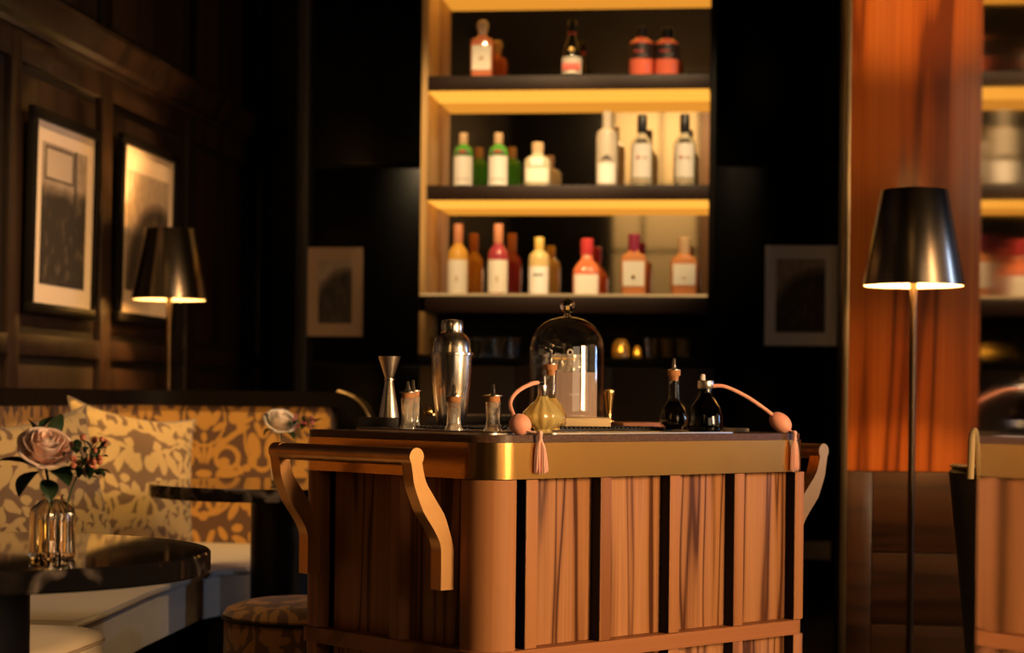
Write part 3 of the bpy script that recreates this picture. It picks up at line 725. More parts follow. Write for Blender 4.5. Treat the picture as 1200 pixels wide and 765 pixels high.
# cream ottoman in front of the banquette
ot = thing('ottoman', 'cream upholstered ottoman below the front marble table', 'ottoman', W(-1.285, 4.70), PSI-.12)
bm = NB(); loft(bm, [(.235, .05), (.25, .07), (.252, .40), (.250, .425)], 64, 5); obj('body', bm, 'cream_fabric', ot, 40)
bm = NB(); loft(bm, [(.250, .427), (.253, .433), (.248, .446), (.22, .456), (.12, .463), (0, .465)], 64, 5); obj('seat_top', bm, 'cream_fabric', ot, 50)
bm = NB(); tube(bm, [(.2535*math.copysign(abs(math.cos(a))**(2/5), math.cos(a)), .2535*math.copysign(abs(math.sin(a))**(2/5), math.sin(a)), .428) for a in [2*PI*i/64 for i in range(65)]], .005, 6); obj('piping', bm, 'cream_piping', ot)
for sx in (-1, 1):
    for sy in (-1, 1):
        bm = NB(); loft(bm, [(.014, 0), (.018, .05)], 12, cx=sx*.17, cy=sy*.17); obj('leg', bm, 'black_wood', ot)

# round damask stool
st = thing('stool', 'round damask upholstered stool behind the cart handle', 'stool', W(-.560, 5.5), PSI)
rS = .254
bm = NB(); loft(bm, [(rS-.012, .06), (rS-.002, .07), (rS, .25), (rS-.002, .415)], 56)
obj('body', bm, 'damask_stool', st, 40, uv=lambda co, n: (math.atan2(co.x, -co.y)*rS, co.z))
bm = NB(); loft(bm, [(rS-.002, .419), (rS+.001, .428), (rS-.008, .442), (rS*.8, .458), (rS*.4, .465), (0, .466)], 56)
obj('seat_top', bm, 'damask_stool', st, 50, uv=lambda co, n: (co.x+.1, co.y+.1))
bm = NB(); tube(bm, [((rS+.002)*math.cos(2*PI*i/56), (rS+.002)*math.sin(2*PI*i/56), .418) for i in range(57)], .005, 6); obj('piping', bm, 'black_wood', st)
bm = NB(); loft(bm, [(rS-.03, 0), (rS-.03, .059)], 40); obj('plinth', bm, 'black_wood', st)

# round marble tables
def marble_table(label, u, d, z, r, rp):
    t = thing('marble_table', label, 'table', W(u, d), .7, 'round marble tables')
    bm = NB(); loft(bm, [(r-.004, z-.042), (r, z-.038), (r, z-.004), (r-.004, z)], 96); obj('tabletop', bm, 'marble', t, 30)
    bm = NB(); loft(bm, [(rp, .02), (rp, z-.055)], 48); obj('pedestal', bm, 'black_metal', t)
    bm = NB(); loft(bm, [(rp+.10, 0), (rp+.10, .012), (rp+.09, .019)], 48); obj('base_plate', bm, 'black_metal', t)
    bm = NB(); loft(bm, [(rp+.05, z-.054), (rp+.05, z-.043)], 48); obj('mounting_plate', bm, 'black_metal', t)
    return t
marble_table('round black marble table with rose vase at the left border', -1.09, 3.76, .74, .50, .15)
marble_table('round black marble table in front of the damask back', (334-600)/FPX*6.36, 6.36, .757, .44, .108)

# ------------------------------------------------------------------ flowers
def leafmesh(bm, base, tip, width, droop=.01, n=7):
    base, tip = Vector(base), Vector(tip); ax = tip-base; side = ax.cross(Vector((0, 0, 1)))
    if side.length < 1e-4: side = Vector((1, 0, 0))
    side.normalize(); nrm = side.cross(ax).normalized(); rows = []
    for i in range(n+1):
        t = i/n; wv = width/2*math.sin(PI*min(1, t*.96+.02))**.8
        c = base+ax*t + nrm*droop*4*t*(1-t)
        rows.append([bm.verts.new(c-side*wv+nrm*wv*.35), bm.verts.new(c), bm.verts.new(c+side*wv+nrm*wv*.35)])
    for a, b in zip(rows, rows[1:]):
        for k in (0, 1): bm.faces.new((a[k], a[k+1], b[k+1], b[k]))
def rose(label, head, r, base, mat, leaves):
    t = thing('rose', label, 'flower', base)
    hd = Vector(head)-Vector(base)
    bm = NB(); tube(bm, catmull([(0, 0, .004), hd*.5+Vector((.003, 0, 0)), hd-Vector((0, 0, r*.8))], 6), .0028, 8); obj('stem', bm, 'stem', t)
    tilt = Matrix.Rotation(PSI, 4, 'Z') @ Matrix.Rotation(R(38), 4, 'X') @ Matrix.Rotation(R(16), 4, 'Y')
    def place(bm): bmesh.ops.transform(bm, matrix=Matrix.Translation(hd) @ tilt, verts=bm.verts)
    bm = NB(); sphere(bm, (0, 0, r*.02), r*.30, 14, 1, 1, 1.5); place(bm); obj('heart', bm, mat, t)
    for ring, (cnt, rad, hgt, span, flare) in enumerate(((3, .26, .62, 1.35, .0), (3, .40, .66, 1.25, .08), (4, .55, .60, 1.05, .20), (5, .72, .46, .85, .42), (6, .90, .22, .72, .62))):
        for i in range(cnt):
            a0 = 2*PI*i/cnt + ring*.75 + random.uniform(-.12, .12)
            bm = NB(); nu, nv_ = 10, 9; g = []
            for v in range(nv_+1):
                tv = v/nv_; row = []
                for u in range(nu+1):
                    su = -1+2*u/nu
                    rr = r*(.10 + (rad-.10)*math.sin(min(1, tv*1.3)*PI/2)**.7 + flare*max(0, tv-.55)**1.4*1.3)
                    aa = a0 + su*span*(.30+.70*math.sin(min(1, tv*1.12)*PI*.62))
                    z = r*(-.70 + (hgt+.70)*tv*(1-.10*abs(su)**3) - flare*max(0, tv-.70)**1.2*1.5)
                    rr *= 1 + .05*su*(1 if (i+ring) % 2 else -1)
                    rr += r*.035*math.sin(3.3*su+ring*2+i)*tv
                    row.append(bm.verts.new((rr*math.cos(aa), rr*math.sin(aa), z)))
                g.append(row)
            for A, B in zip(g, g[1:]):
                for u in range(nu): bm.faces.new((A[u], A[u+1], B[u+1], B[u]))
            place(bm)
            o = obj('petal', bm, mat, t, 80)
            sm = o.modifiers.new('thickness', 'SOLIDIFY'); sm.thickness = .0009
    for (b, e, wv) in leaves:
        bm = NB(); leafmesh(bm, hd+Vector(b), hd+Vector(e), wv, .008); obj('leaf', bm, 'leaf', t, 60)
    return t
def berry_sprig(label, centre, base, spread, n, mat, seed):
    rnd = random.Random(seed)
    t = thing('berry_sprig', label, 'flower', base); c = Vector(centre)-Vector(base)
    bm = NB(); tube(bm, catmull([(0, 0, .004), c*.55+Vector((-.008, 0, .01)), c], 6), .002, 6)
    tips = []
    for i in range(n):
        p = c + Vector((rnd.uniform(-1, 1)*spread[0], rnd.uniform(-1, 1)*spread[1], rnd.uniform(-1, 1)*spread[2]))
        tube(bm, [c-Vector((0, 0, spread[2]*.8)), (c+p)/2, p], .0011, 5); tips.append(p)
    obj('stem', bm, 'stem', t)
    for p in tips:
        bm = NB(); sphere(bm, p, .0050*rnd.uniform(.8, 1.15), 10, 1, 1, 1.2); obj('berry', bm, mat, t)
    for i in range(22):
        p = c + Vector((rnd.uniform(-1, 1)*spread[0], rnd.uniform(-1, 1)*spread[1], rnd.uniform(-1.3, .4)*spread[2]))
        bm = NB(); leafmesh(bm, p, p+Vector((rnd.uniform(-.03, .03), rnd.uniform(-.02, .02), rnd.uniform(-.01, .025))), .018, .004); obj('leaf', bm, 'leaf', t, 60)
    return t
def fluted_vase(label, loc, r, h, liquid):
    v = thing('bud_vase', label, 'vase', loc)
    bm = NB(); seg = 96
    prof = [(r*.94, 0), (r, .006), (r, h*.70), (r*.96, h*.78), (r*.62, h*.88), (r*.45, h*.93), (r*.45, h*.97), (r*.52, h), (r*.45, h), (r*.40, h*.97), (r*.40, h*.93), (r*.56, h*.87), (r*.88, h*.77), (r*.92, h*.70), (r*.92, .012), (0, .010)]
    rings = []
    for i, (rr, z) in enumerate(prof):
        if rr == 0: rings.append([bm.verts.new((0, 0, z))]); continue
        amp = .035 if i < 5 else 0
        rings.append([bm.verts.new((rr*(1+amp*math.cos(24*2*PI*k/seg))*math.cos(2*PI*k/seg), rr*(1+amp*math.cos(24*2*PI*k/seg))*math.sin(2*PI*k/seg), z)) for k in range(seg)])
    for A, B in zip(rings, rings[1:]):
        for k in range(seg):
            j = (k+1) % seg
            bm.faces.new((A[k], A[j], B[j], B[k]) if len(B) > 1 else (A[k], A[j], B[0]))
    bm.faces.new(rings[0][::-1])
    obj('glass', bm, 'clear_glass', v, 50)
    if liquid:
        bm = NB(); loft(bm, [(r*.90, .0135), (r*.90, h*.62)], 48); obj('water', bm, 'vase_water_glow', v)
    return v
vl = P(61, 655, 3.58); vl.z = .741
fluted_vase('fluted glass bud vase on the front marble table', vl, .041, .118, True)
hd = P(54, 524, 3.58)
rose('pale pink rose in the fluted vase on the front table', hd, .047, (vl.x, vl.y, .752), 'petal',
     [((-.005, .0, -.045), (-.085, -.03, -.026), .050), ((.0, .0, -.045), (.055, -.03, -.070), .052), ((-.01, 0, -.045), (-.035, -.04, -.090), .045), ((-.03, .02, -.01), (-.044, .02, .052), .034), ((.01, .03, .01), (.022, .02, .062), .034), ((-.02, .03, .02), (.012, .03, .056), .044), ((.01, 0, -.05), (.082, .01, -.050), .050), ((0, 0, -.06), (.02, -.03, -.10), .035)])
berry_sprig('sprig of orange berries beside the pink rose', P(103, 532, 3.56), (vl.x+.012, vl.y, .752), (.030, .03, .036), 24, 'berry', 4)
vb = P(330, 560, 6.30); vb.z = .758
fluted_vase('fluted glass bud vase on the table by the damask back', vb, .034, .115, False)
rose('cream white rose on the table by the damask back', P(329, 493, 6.30), .048, (vb.x, vb.y, .769), 'petal_pale',
     [((-.02, 0, -.03), (-.05, -.02, -.05), .04), ((.01, 0, -.04), (.05, -.02, -.06), .04), ((-.03, 0, 0), (-.06, 0, .02), .03)])
berry_sprig('sprig of pink berries beside the cream rose', P(357, 494, 6.28), (vb.x+.012, vb.y, .769), (.042, .03, .022), 16, 'berry_pink', 9)

# ------------------------------------------------------------------ bar cart
CU, CD = -.051, 4.15
CANG = math.atan2(.679, .734)
cart = thing('bar_cart', 'walnut bar cart with brass band, stone top and S-shaped brass handles', 'bar cart', W(CU, CD), PSI+CANG)
LXc, LYc, ZT = 1.120, .70, .966
cm = Matrix.Translation(W(CU, CD)) @ Matrix.Rotation(PSI+CANG, 4, 'Z')
def cl(px, d):                             # photograph column at depth d -> cart-local x, y
    u = (px-HX)/FPX*d; return ((u-CU)*.734+(d-CD)*.679, -(u-CU)*.679+(d-CD)*.734)
def onc(px, d, z=ZT):                      # world point on the cart for a photo column and depth
    x, y = cl(px, d); return cm @ Vector((x, y, z))
def rrect(x0, y0, x1, y1, r, n=10):
    o = []
    for cx, cy, a in ((x0+r, y0+r, 180), (x1-r, y0+r, 270), (x1-r, y1-r, 0), (x0+r, y1-r, 90)):
        o += [(cx+r*math.cos(R(a+90*i/n)), cy+r*math.sin(R(a+90*i/n))) for i in range(n+1)]
    return o
def rprism(name, x0, y0, x1, y1, r, z0, z1, mat, parent, bev=0):
    bm = NB(); prism(bm, [(a, b, z0) for a, b in rrect(x0, y0, x1, y1, r)], (0, 0, z1-z0))
    if bev:
        es = [e for e in bm.edges if abs(e.verts[0].co.z-e.verts[1].co.z) < 1e-6]
        bmesh.ops.bevel(bm, geom=es, offset=bev, segments=2, affect='EDGES')
    return obj(name, bm, mat, parent, 30)
rprism('stone_top', .004, .004, LXc-.004, LYc-.004, .078, .950, ZT, 'stone', cart, .002)
rprism('brass_band', 0, 0, LXc, LYc, .082, .870, .9495, 'brass_band', cart, .0025)
# carcass, boards, battens, rails
part('carcass', (.048, .048, .10), (LXc-.048, LYc-.048, .868), 'black_wood', cart)
part('plinth', (.09, .09, .03), (LXc-.09, LYc-.09, .099), 'black_wood', cart)
Z0 = .11
def column(cx, cy, a0, name='corner_post'):
    bm = NB(); r = .072; n = 14
    sx = -1 if a0 in (180, 90) else 1; sy = -1 if a0 in (180, 270) else 1
    out = [(cx+r*math.cos(R(a0+90*i/n)), cy+r*math.sin(R(a0+90*i/n))) for i in range(n+1)]
    out = [(p, q, Z0) for p, q in out]
    # straight return pieces to the boards
    first, last = out[0], out[-1]
    dx, dy = -sx*.014, -sy*.014
    if a0 in (180, 0):
        pre = [(first[0], first[1]+dy, Z0)]; post = [(last[0]+dx, last[1], Z0)]
        inn = [(last[0]+dx, last[1]-sy*.038, Z0), (first[0]-sx*.038, first[1]+dy, Z0)]
    else:
        pre = [(first[0]+dx, first[1], Z0)]; post = [(last[0], last[1]+dy, Z0)]
        inn = [(last[0]-sx*.038, last[1]+dy, Z0), (first[0]+dx, first[1]-sy*.038, Z0)]
    prism(bm, pre+out+post+inn, (0, 0, .868-Z0))
    return obj(name, bm, 'walnut_post', cart, 30)
r_ = .005+.072
column(r_, r_, 180); column(LXc-r_-.02, LYc-r_, 0); column(r_, LYc-r_, 90)
bat = [.121, .354, .587, .820, 1.053]
RZ0, RZ1 = .459, .495
edges = [.092] + [b for x in bat for b in (x, x+.035)] + [1.092]
for i in range(0, len(edges)-1, 2):
    a, b = edges[i], edges[i+1]
    if b-a < .008: continue
    for z0, z1 in ((Z0, RZ0-.001), (RZ1+.001, .868)):
        part('board', (a+.0006, .035, z0), (b-.0006, .047, z1), 'walnut' if i else 'black_wood', cart, .0008)
        part('board', (a+.0006, LYc-.047, z0), (b-.0006, LYc-.035, z1), 'walnut', cart, .0008)
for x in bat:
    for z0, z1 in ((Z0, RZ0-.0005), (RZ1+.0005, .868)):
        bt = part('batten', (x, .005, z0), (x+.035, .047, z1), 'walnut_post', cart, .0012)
        part('shade_strip', (x-.0015, .0065, z0), (x-.0002, .047, z1), 'black_wood', bt)  # thin black strip, paints in the shade on the batten's left side
        part('batten', (x, LYc-.047, z0), (x+.035, LYc-.005, z1), 'walnut_post', cart, .0012)
# short ends
for xa, xb, xo in ((.035, .047, .005), (LXc-.047-.018, LXc-.035-.018, LXc-.005-.018)):
    for (a, b) in ((.092, .300), (.335, .580)):
        for z0, z1 in ((Z0, RZ0-.001), (RZ1+.001, .868)):
            part('board', (xa, a, z0), (xb, b, z1), 'walnut', cart, .0008)
    for z0, z1 in ((Z0, RZ0-.0005), (RZ1+.0005, .868)):
        part('batten', (min(xo, xa), .300, z0), (max(xo, xb), .335, z1), 'walnut_post', cart, .0012)
rprism('lower_rail', -.002, -.002, LXc, LYc+.002, .078, RZ0, RZ1, 'walnut_rail', cart, .002)
for x in (.16, LXc-.16):
    for y in (.16, LYc-.16):
        bm = NB(); loft(bm, [(.013, .008), (.016, .008), (.016, .030)], 14, cx=x, cy=y); tube(bm, [(x-.012, y, .016), (x+.012, y, .016)], .016, 16); obj('castor', bm, 'black_metal', cart)
# handles at both short ends
def handle(side, ys):
    p = .088; zc, rc = .918, .020
    sg = -1 if side == 'left' else 1
    ext = (lambda v: v - .020*max(0, min(1, (-v-.03)/.04)))
    X = ext if side == 'left' else (lambda v: LXc - .040 - v + .035*max(0, min(1, (-v-.03)/.04)))
    left = catmull([(-.090-.0155, zc-.012, 0), (-.101, .885, 0), (-.094, .852, 0), (-.070, .800, 0), (-.045, .750, 0), (-.036, .722, 0), (-.035, .690, 0), (-.035, .626, 0)], 5)
    right = catmull([(-.001, .626, 0), (-.001, .700, 0), (-.005, .728, 0), (-.022, .775, 0), (-.045, .822, 0), (-.063, .858, 0), (-.070, .885, 0), (-.090+.0155, zc-.012, 0)], 5)
    circ = [Vector((-.090+rc*math.cos(a), zc+rc*math.sin(a), 0)) for a in [R(-37+254*i/20) for i in range(1, 20)]]
    prof = [(v.x, v.y) for v in left+right+circ]
    for y0 in ys:
        bm = NB(); prism(bm, [(X(a), y0, b) for a, b in prof], (0, .034, 0)); obj('handle_bracket', bm, 'brass_handle', cart, 30)
    bm = NB(); tube(bm, [(X(-.090), ys[0]+.0345, zc), (X(-.090), ys[1]-.0005, zc)], .0195, 28); obj('handle_bar', bm, 'brass_handle', cart)
handle('left', (.106, .590)); handle('right', (.035, .595))

# ------------------------------------------------------------------ on the cart
ANGC = PSI+CANG
# rubber bar mat, silver tray, slate board, block
mat_ = thing('bar_mat', 'black dimpled rubber bar mat under the glass dome', 'mat', onc(655, 4.83), ANGC)
bm = NB(); box2(bm, (-.39, -.15, .0005), (.255, .17, .009), .002); obj('sheet', bm, 'rubber', mat_)
bm = NB()
for i in range(44):
    for j in range(20):
        box(bm, (-.38+.015*i, -.14+.0157*j, .0105), (.007, .007, .003))
o = obj('dimples', bm, 'rubber', mat_, 0); o['kind'] = 'stuff'
ZM = ZT+.0125
tr = thing('silver_tray', 'thin silver tray carrying the small dasher bottles', 'tray', cm @ Vector((.112, .30, ZT)), ANGC)
bm = NB(); prism(bm, [(a, b, .0005) for a, b in rrect(-.062, -.245, .062, .24, .03)], (0, 0, .003)); obj('plate', bm, 'steel_soft', tr)
bm = NB(); tube(bm, [(a, b, .0055) for a, b in rrect(-.060, -.243, .060, .238, .028)+[rrect(-.060, -.243, .060, .238, .028)[0]]], .0022, 6); obj('rim', bm, 'steel', tr)
tr2 = thing('silver_tray', 'thin silver tray along the front edge under the dark bottles', 'tray', cm @ Vector((.56, .118, ZT)), ANGC)
bm = NB(); prism(bm, [(a, b, .0005) for a, b in rrect(-.33, -.075, .31, .06, .02)], (0, 0, .003)); obj('plate', bm, 'steel_soft', tr2)
bk = thing('block', 'black raised block under the jigger at the left end of the cart', 'block', onc(446, 4.76), PSI)
bm = NB(); box2(bm, (-.052, -.035, .0005), (.045, .035, .030), .002); obj('body', bm, 'slate', bk)
sb = thing('slate_board', 'black slate board behind the shaker holding the bar spoon', 'board', onc(560, 5.0, ZM), PSI)
bm = NB(); box2(bm, (-.135, -.022, .0005), (.14, .022, .018), .002); obj('slab', bm, 'slate', sb)
bs = thing('bar_spoon', 'twisted steel bar spoon with gold knob lying on the slate board', 'spoon', onc(560, 4.985, ZM+.0185), PSI)
bm = NB()
for ph in (0, PI):
    tube(bm, [(-.115+.25*i/120, .0022*math.cos(ph+i*.9), .0055+.0022*math.sin(ph+i*.9)) for i in range(121)], .0021, 5)
obj('shaft', bm, 'steel_soft', bs)
bm = NB(); loft(bm, [(0, -.012), (.008, -.010), (.0118, -.003), (.0118, .003), (.008, .010), (0, .012)], 18); o = obj('knob', bm, 'gold', bs); o.rotation_euler = (0, PI/2, 0); o.location = (-.128, 0, .0125)

# jigger
jg = thing('jigger', 'tall steel double cone jigger standing on the black block', 'jigger', onc(456, 4.75, ZT+.0305), PSI)
bm = NB(); loft(bm, [(.0255, 0), (.0250, .003), (.0105, .088), (.0095, .091), (.0095, .094), (.0105, .097), (.0265, .146), (.0275, .150), (.0262, .150), (.0095, .099), (0, .098)], 40); obj('cups', bm, 'steel_soft', jg, 30)
bm = NB(); loft(bm, [(.0108, .089), (.0135, .0905), (.0135, .0945), (.0108, .096)], 32); obj('collar', bm, 'steel', jg)

# cobbler shaker
sk = thing('cocktail_shaker', 'polished steel cobbler shaker behind the dasher bottles', 'shaker', onc(529, 4.72, ZM), PSI)
bm = NB(); loft(bm, [(.0, .0), (.031, 0), (.034, .004), (.0385, .03), (.0435, .065), (.0475, .105), (.0495, .145), (.0502, .171)], 56); obj('cup', bm, 'steel', sk, 35)
bm = NB(); loft(bm, [(.0502, .1712), (.0545, .1725), (.0545, .1775), (.0478, .179), (.0462, .190), (.0442, .204), (.0400, .215), (.0330, .222), (.0285, .2255)], 56); obj('strainer_lid', bm, 'steel', sk, 35)
bm = NB(); loft(bm, [(.0275, .226), (.0280, .2275), (.0265, .252), (.0240, .258), (0, .260)], 48); obj('cap', bm, 'steel', sk, 35)

# small dasher bottles
def dasher(label, px, d, z, h=.086, wd=.030):
    t = thing('dasher_bottle', label, 'bottle', onc(px, d, z), PSI+.35, 'small dasher bottles')
    r = wd/2
    bm = NB(); loft(bm, [(r*1.22, 0), (r*1.22, .004), (r*1.0, .014), (r*.90, .03), (r*.96, h*.7), (r*1.02, h-.012), (r*.80, h-.012), (r*.74, h*.6), (r*.72, .03), (r*.72, .018), (0, .015)], 24, 4.5, cap=False); obj('glass', bm, 'crystal', t, 40)
    bm = NB(); loft(bm, [(r*.76, h-.024), (r*.80, h-.0115), (r*1.02, h-.011), (r*1.04, h+.0015)], 24); obj('cork', bm, 'cork', t)
    bm = NB(); loft(bm, [(r*1.42, h+.0018), (r*1.42, h+.0034), (r*.5, h+.0055), (r*.34, h+.010), (r*.22, h+.027), (r*.12, h+.029)], 18); tube(bm, [(-r*.35, 0, h+.005), (-r*.28, 0, h+.016), (-r*.1, 0, h+.022)], .0009, 5); obj('pourer', bm, 'steel', t)
    return t
ZTR = ZT+.0036
dasher('small clear dasher bottle, front one of the overlapping pair right of the jigger', 478, 4.60, ZTR)
dasher('small clear dasher bottle, rear one of the overlapping pair right of the jigger', 484, 4.66, ZTR, .090)
dasher('small clear dasher bottle in front of the steel shaker', 532, 4.41, ZTR, .078)
dasher('small clear dasher bottle beside the coral bulb', 578, 4.31, ZTR, .080)

# glass dome on a board, with a cut mixing glass and a card inside
dm_p = onc(664, 4.86, ZM)
bd = thing('dome_board', 'pale square wooden board under the glass dome', 'board', dm_p, PSI)
bm = NB(); box2(bm, (-.107, -.107, .0005), (.107, .107, .0215), .002); obj('board', bm, 'pine', bd)
zb = dm_p.z+.022
dm = thing('glass_dome', 'clear glass cloche with ball knob standing on the pale board', 'dome', (dm_p.x, dm_p.y, zb), PSI)
rD = .0945
prof = [(rD, 0), (rD+.001, .004)] + [(rD, .02), (rD, .16)]
prof += [(rD*math.cos(R(a))**.85, .165+.088*math.sin(R(a))) for a in range(6, 86, 8)] + [(.012, .2535)]
inn = [(max(.004, a-.003), b-.003 if b > .17 else b) for a, b in prof[::-1]]
bm = NB(); loft(bm, prof + [(0, .2545)], 72, cap=False); loft(bm, [(p[0]-.003, min(p[1], .2535)) for p in prof[:-2]] + [(0, .2515)], 72, cap=False); obj('bell', bm, 'dome_glass', dm, 50)
bm = NB(); loft(bm, [(.010, .253), (.008, .258), (.009, .262), (.0125, .264)], 24); sphere(bm, (0, 0, .281), .0195, 28); obj('knob', bm, 'clear_glass', dm, 60)
mg = thing('mixing_glass', 'cut crystal mixing glass under the dome behind the card', 'glass', (dm_p.x, dm_p.y, zb), PSI)
mg.location = Vector((dm_p.x, dm_p.y, zb)) + W(-.006, .018)
bm = NB(); seg = 72; rings = []
for k in range(36):
    z = .004 + .154*k/35
    cut = 1 if .02 < z < .145 else 0
    rings.append([bm.verts.new(((.058-.0036*cut*abs(math.sin(9*2*PI*i/seg+z*70))*1.0-.0036*cut*abs(math.sin(9*2*PI*i/seg-z*70)))*math.cos(2*PI*i/seg), (.058-.0036*cut*abs(math.sin(9*2*PI*i/seg+z*70))-.0036*cut*abs(math.sin(9*2*PI*i/seg-z*70)))*math.sin(2*PI*i/seg), z)) for i in range(seg)])
rings.append([bm.verts.new((.053*math.cos(2*PI*i/seg), .053*math.sin(2*PI*i/seg), .158)) for i in range(seg)])
rings.append([bm.verts.new((.051*math.cos(2*PI*i/seg), .051*math.sin(2*PI*i/seg), .016)) for i in range(seg)])
for A, B in zip(rings, rings[1:]):
    for i in range(seg): bm.faces.new((A[i], A[(i+1) % seg], B[(i+1) % seg], B[i]))
bm.faces.new(rings[0][::-1]); bm.faces.new(rings[-1])
obj('cut_glass', bm, 'crystal', mg, 20)
ss = thing('stirring_rod', 'thin rod with white round end standing in the mixing glass', 'stirrer', mg.location, PSI)
bm = NB(); tube(bm, [(.012, -.012, .018), (.013, -.035, .155)], .0015, 6); obj('rod', bm, 'steel', ss)
bm = NB(); tube(bm, [(.013+.0065*math.cos(2*PI*i/20), -.036, .163+.0065*math.sin(2*PI*i/20)) for i in range(21)], .0022, 8); obj('ring', bm, 'label_white', ss)
cd = thing('menu_card', 'mauve card standing inside the glass dome', 'card', Vector((dm_p.x, dm_p.y, zb)) + W(.022, -.052), PSI)
bm = NB(); box2(bm, (-.052, -.002, .0005), (.052, .002, .113), .0006); obj('card', bm, 'card', cd)
fc = bpy.data.curves.new('lettering', 'FONT'); fc.body = 'barrel'; fc.size = .011; fc.align_x = 'CENTER'; fc.extrude = .0002
fo = bpy.data.objects.new('lettering', fc); C.objects.link(fo)
dg = bpy.context.evaluated_depsgraph_get(); me = bpy.data.meshes.new_from_object(fo.evaluated_get(dg))
bpy.data.objects.remove(fo); lt = bpy.data.objects.new('lettering', me); C.objects.link(lt); me.materials.append(M['label_white']); lt.parent = cd
lt.rotation_euler = (PI/2, 0, 0); lt.location = (-.004, -.0024, .055)

# gold muddler and walnut board behind
wb = thing('walnut_board', 'small walnut board behind the dome with the gold muddler', 'board', onc(738, 5.17), ANGC)
bm = NB(); box2(bm, (-.085, -.06, .0005), (.085, .06, .020), .003); obj('board', bm, 'walnut_rail', wb)
gm = thing('muddler', 'gold muddler standing right of the glass dome', 'muddler', onc(714, 5.10, ZT+.021), PSI)
bm = NB(); loft(bm, [(.016, 0), (.016, .003), (.008, .008), (.006, .014), (.0075, .03), (.011, .06), (.0135, .074), (.0145, .080), (.0135, .084), (0, .086)], 28); obj('body', bm, 'gold', gm, 35)

def local_tube(bm, t, worldpts, r, n=8, seg=10):
    inv = Matrix.Translation(t.location) @ Matrix.Rotation(t.rotation_euler.z, 4, 'Z'); inv.invert()
    tube(bm, catmull([inv @ Vector(p) for p in worldpts], n), r, seg)
    return inv
def tassel(bm_, top, length, inv, r=.012, n=26, seed=1):
    rnd = random.Random(seed); top = inv @ Vector(top)
    sphere(bm_, top, .0058, 12, 1, 1, 1.15)
    tube(bm_, [top-Vector((0, 0, .004)), top-Vector((0, 0, .010)), top-Vector((0, 0, .016))], [.0048, .0038, .0058], 12)
    for i in range(n):
        a = rnd.uniform(0, 2*PI); rr = r*math.sqrt(rnd.uniform(.02, 1))
        l = length*rnd.uniform(.9, 1.0); q = rnd.uniform(-.002, .002)
        tube(bm_, catmull([top-Vector((0, 0, .012)), top+Vector((rr*.7*math.cos(a), rr*.35*math.sin(a), -l*.4)), top+Vector((rr*math.cos(a)+q, rr*.45*math.sin(a), -l))], 4), [.0016]*8+[.0009], 5)

# yellow atomiser with coral tube, bulb and tassel
ya = thing('atomiser', 'yellow cut glass atomiser with coral bulb and tassel at the cart corner', 'atomiser', onc(636, 4.40, ZTR), PSI)
rb = .046
bm = NB(); prof = [(rb*.42, 0), (rb*.45, .003), (rb*.36, .007), (rb*.70, .014), (rb*.95, .026), (rb, .036), (rb*.92, .048), (rb*.60, .064), (rb*.34, .075), (rb*.26, .083)]
seg = 60; rings = []
for a, z in prof: rings.append([bm.verts.new((a*(1+.045*math.cos(12*2*PI*i/seg))*math.cos(2*PI*i/seg), a*(1+.045*math.cos(12*2*PI*i/seg))*math.sin(2*PI*i/seg), z)) for i in range(seg)])
for A, B in zip(rings, rings[1:]):
    for i in range(seg): bm.faces.new((A[i], A[(i+1) % seg], B[(i+1) % seg], B[i]))
bm.faces.new(rings[0][::-1]); bm.faces.new(rings[-1]); obj('flask', bm, 'yellow_liquid', ya, 40)
bm = NB(); loft(bm, [(.011, .0835), (.0115, .085), (.0105, .108), (.0085, .110)], 24); tube(bm, [(.004, 0, .110), (.004, 0, .128)], .0032, 10); obj('collar', bm, 'steel', ya)
bm = NB(); inv = local_tube(bm, ya, [onc(633, 4.398, 0)*1, ] and [P(632, 448, 4.385), P(622, 450, 4.36), P(606, 459, 4.33), P(598, 472, 4.29), P(602, 487, 4.265)], .0047); obj('tube', bm, 'coral', ya)
bm = NB(); tube(bm, [inv @ P(636, 448, 4.39), inv @ P(628, 448, 4.38)], .0062, 12); obj('tube_fitting', bm, 'black_metal', ya)
bm = NB(); c = inv @ P(609.5, 497.5, 4.262); sphere(bm, c, .0245, 24, 1.04, .9, .98, Matrix.Rotation(R(25), 3, 'Y')); obj('bulb', bm, 'coral', ya)
bm = NB(); knot = cm @ Vector((.146, -.011, ZT+.004)); tube(bm, [inv @ P(618, 505, 4.25), inv @ (knot+Vector((0, 0, .0)))], .0028, 8); tassel(bm, knot, .090, inv, .0170, 38, 3); obj('tassel', bm, 'coral_silk', ya)

# clear cork decanter behind it
def decanter(name, label, px, d, z, r, h_body, h_neck, rn, gmat, lmat, lfill):
    t = thing(name, label, 'bottle', onc(px, d, z), PSI)
    prof = [(r*.62, 0), (r*.64, .003), (r*.58, .006), (r*.95, h_body*.22), (r, h_body*.45), (r*.80, h_body*.75), (rn*1.15, h_body), (rn, h_body+.012), (rn*1.05, h_body+h_neck)]
    bm = NB(); loft(bm, prof, 40, 2.6); obj('glass', bm, gmat, t, 40)
    if lmat:
        q = [(a*.92, b+.003) for a, b in prof if b < lfill]
        bm = NB(); loft(bm, q, 32, 2.6); obj('liquid', bm, lmat, t, 40)
    zt = h_body+h_neck
    bm = NB(); loft(bm, [(rn*.8, zt-.012), (rn*.85, zt+.0004), (rn*1.15, zt+.0008), (rn*1.2, zt+.014)], 24); obj('cork', bm, 'cork', t)
    bm = NB(); loft(bm, [(rn*1.25, zt+.0145), (rn*1.25, zt+.0155), (rn*.5, zt+.017), (rn*.36, zt+.024), (rn*.22, zt+.042), (rn*.10, zt+.045)], 20); obj('pourer', bm, 'steel', t)
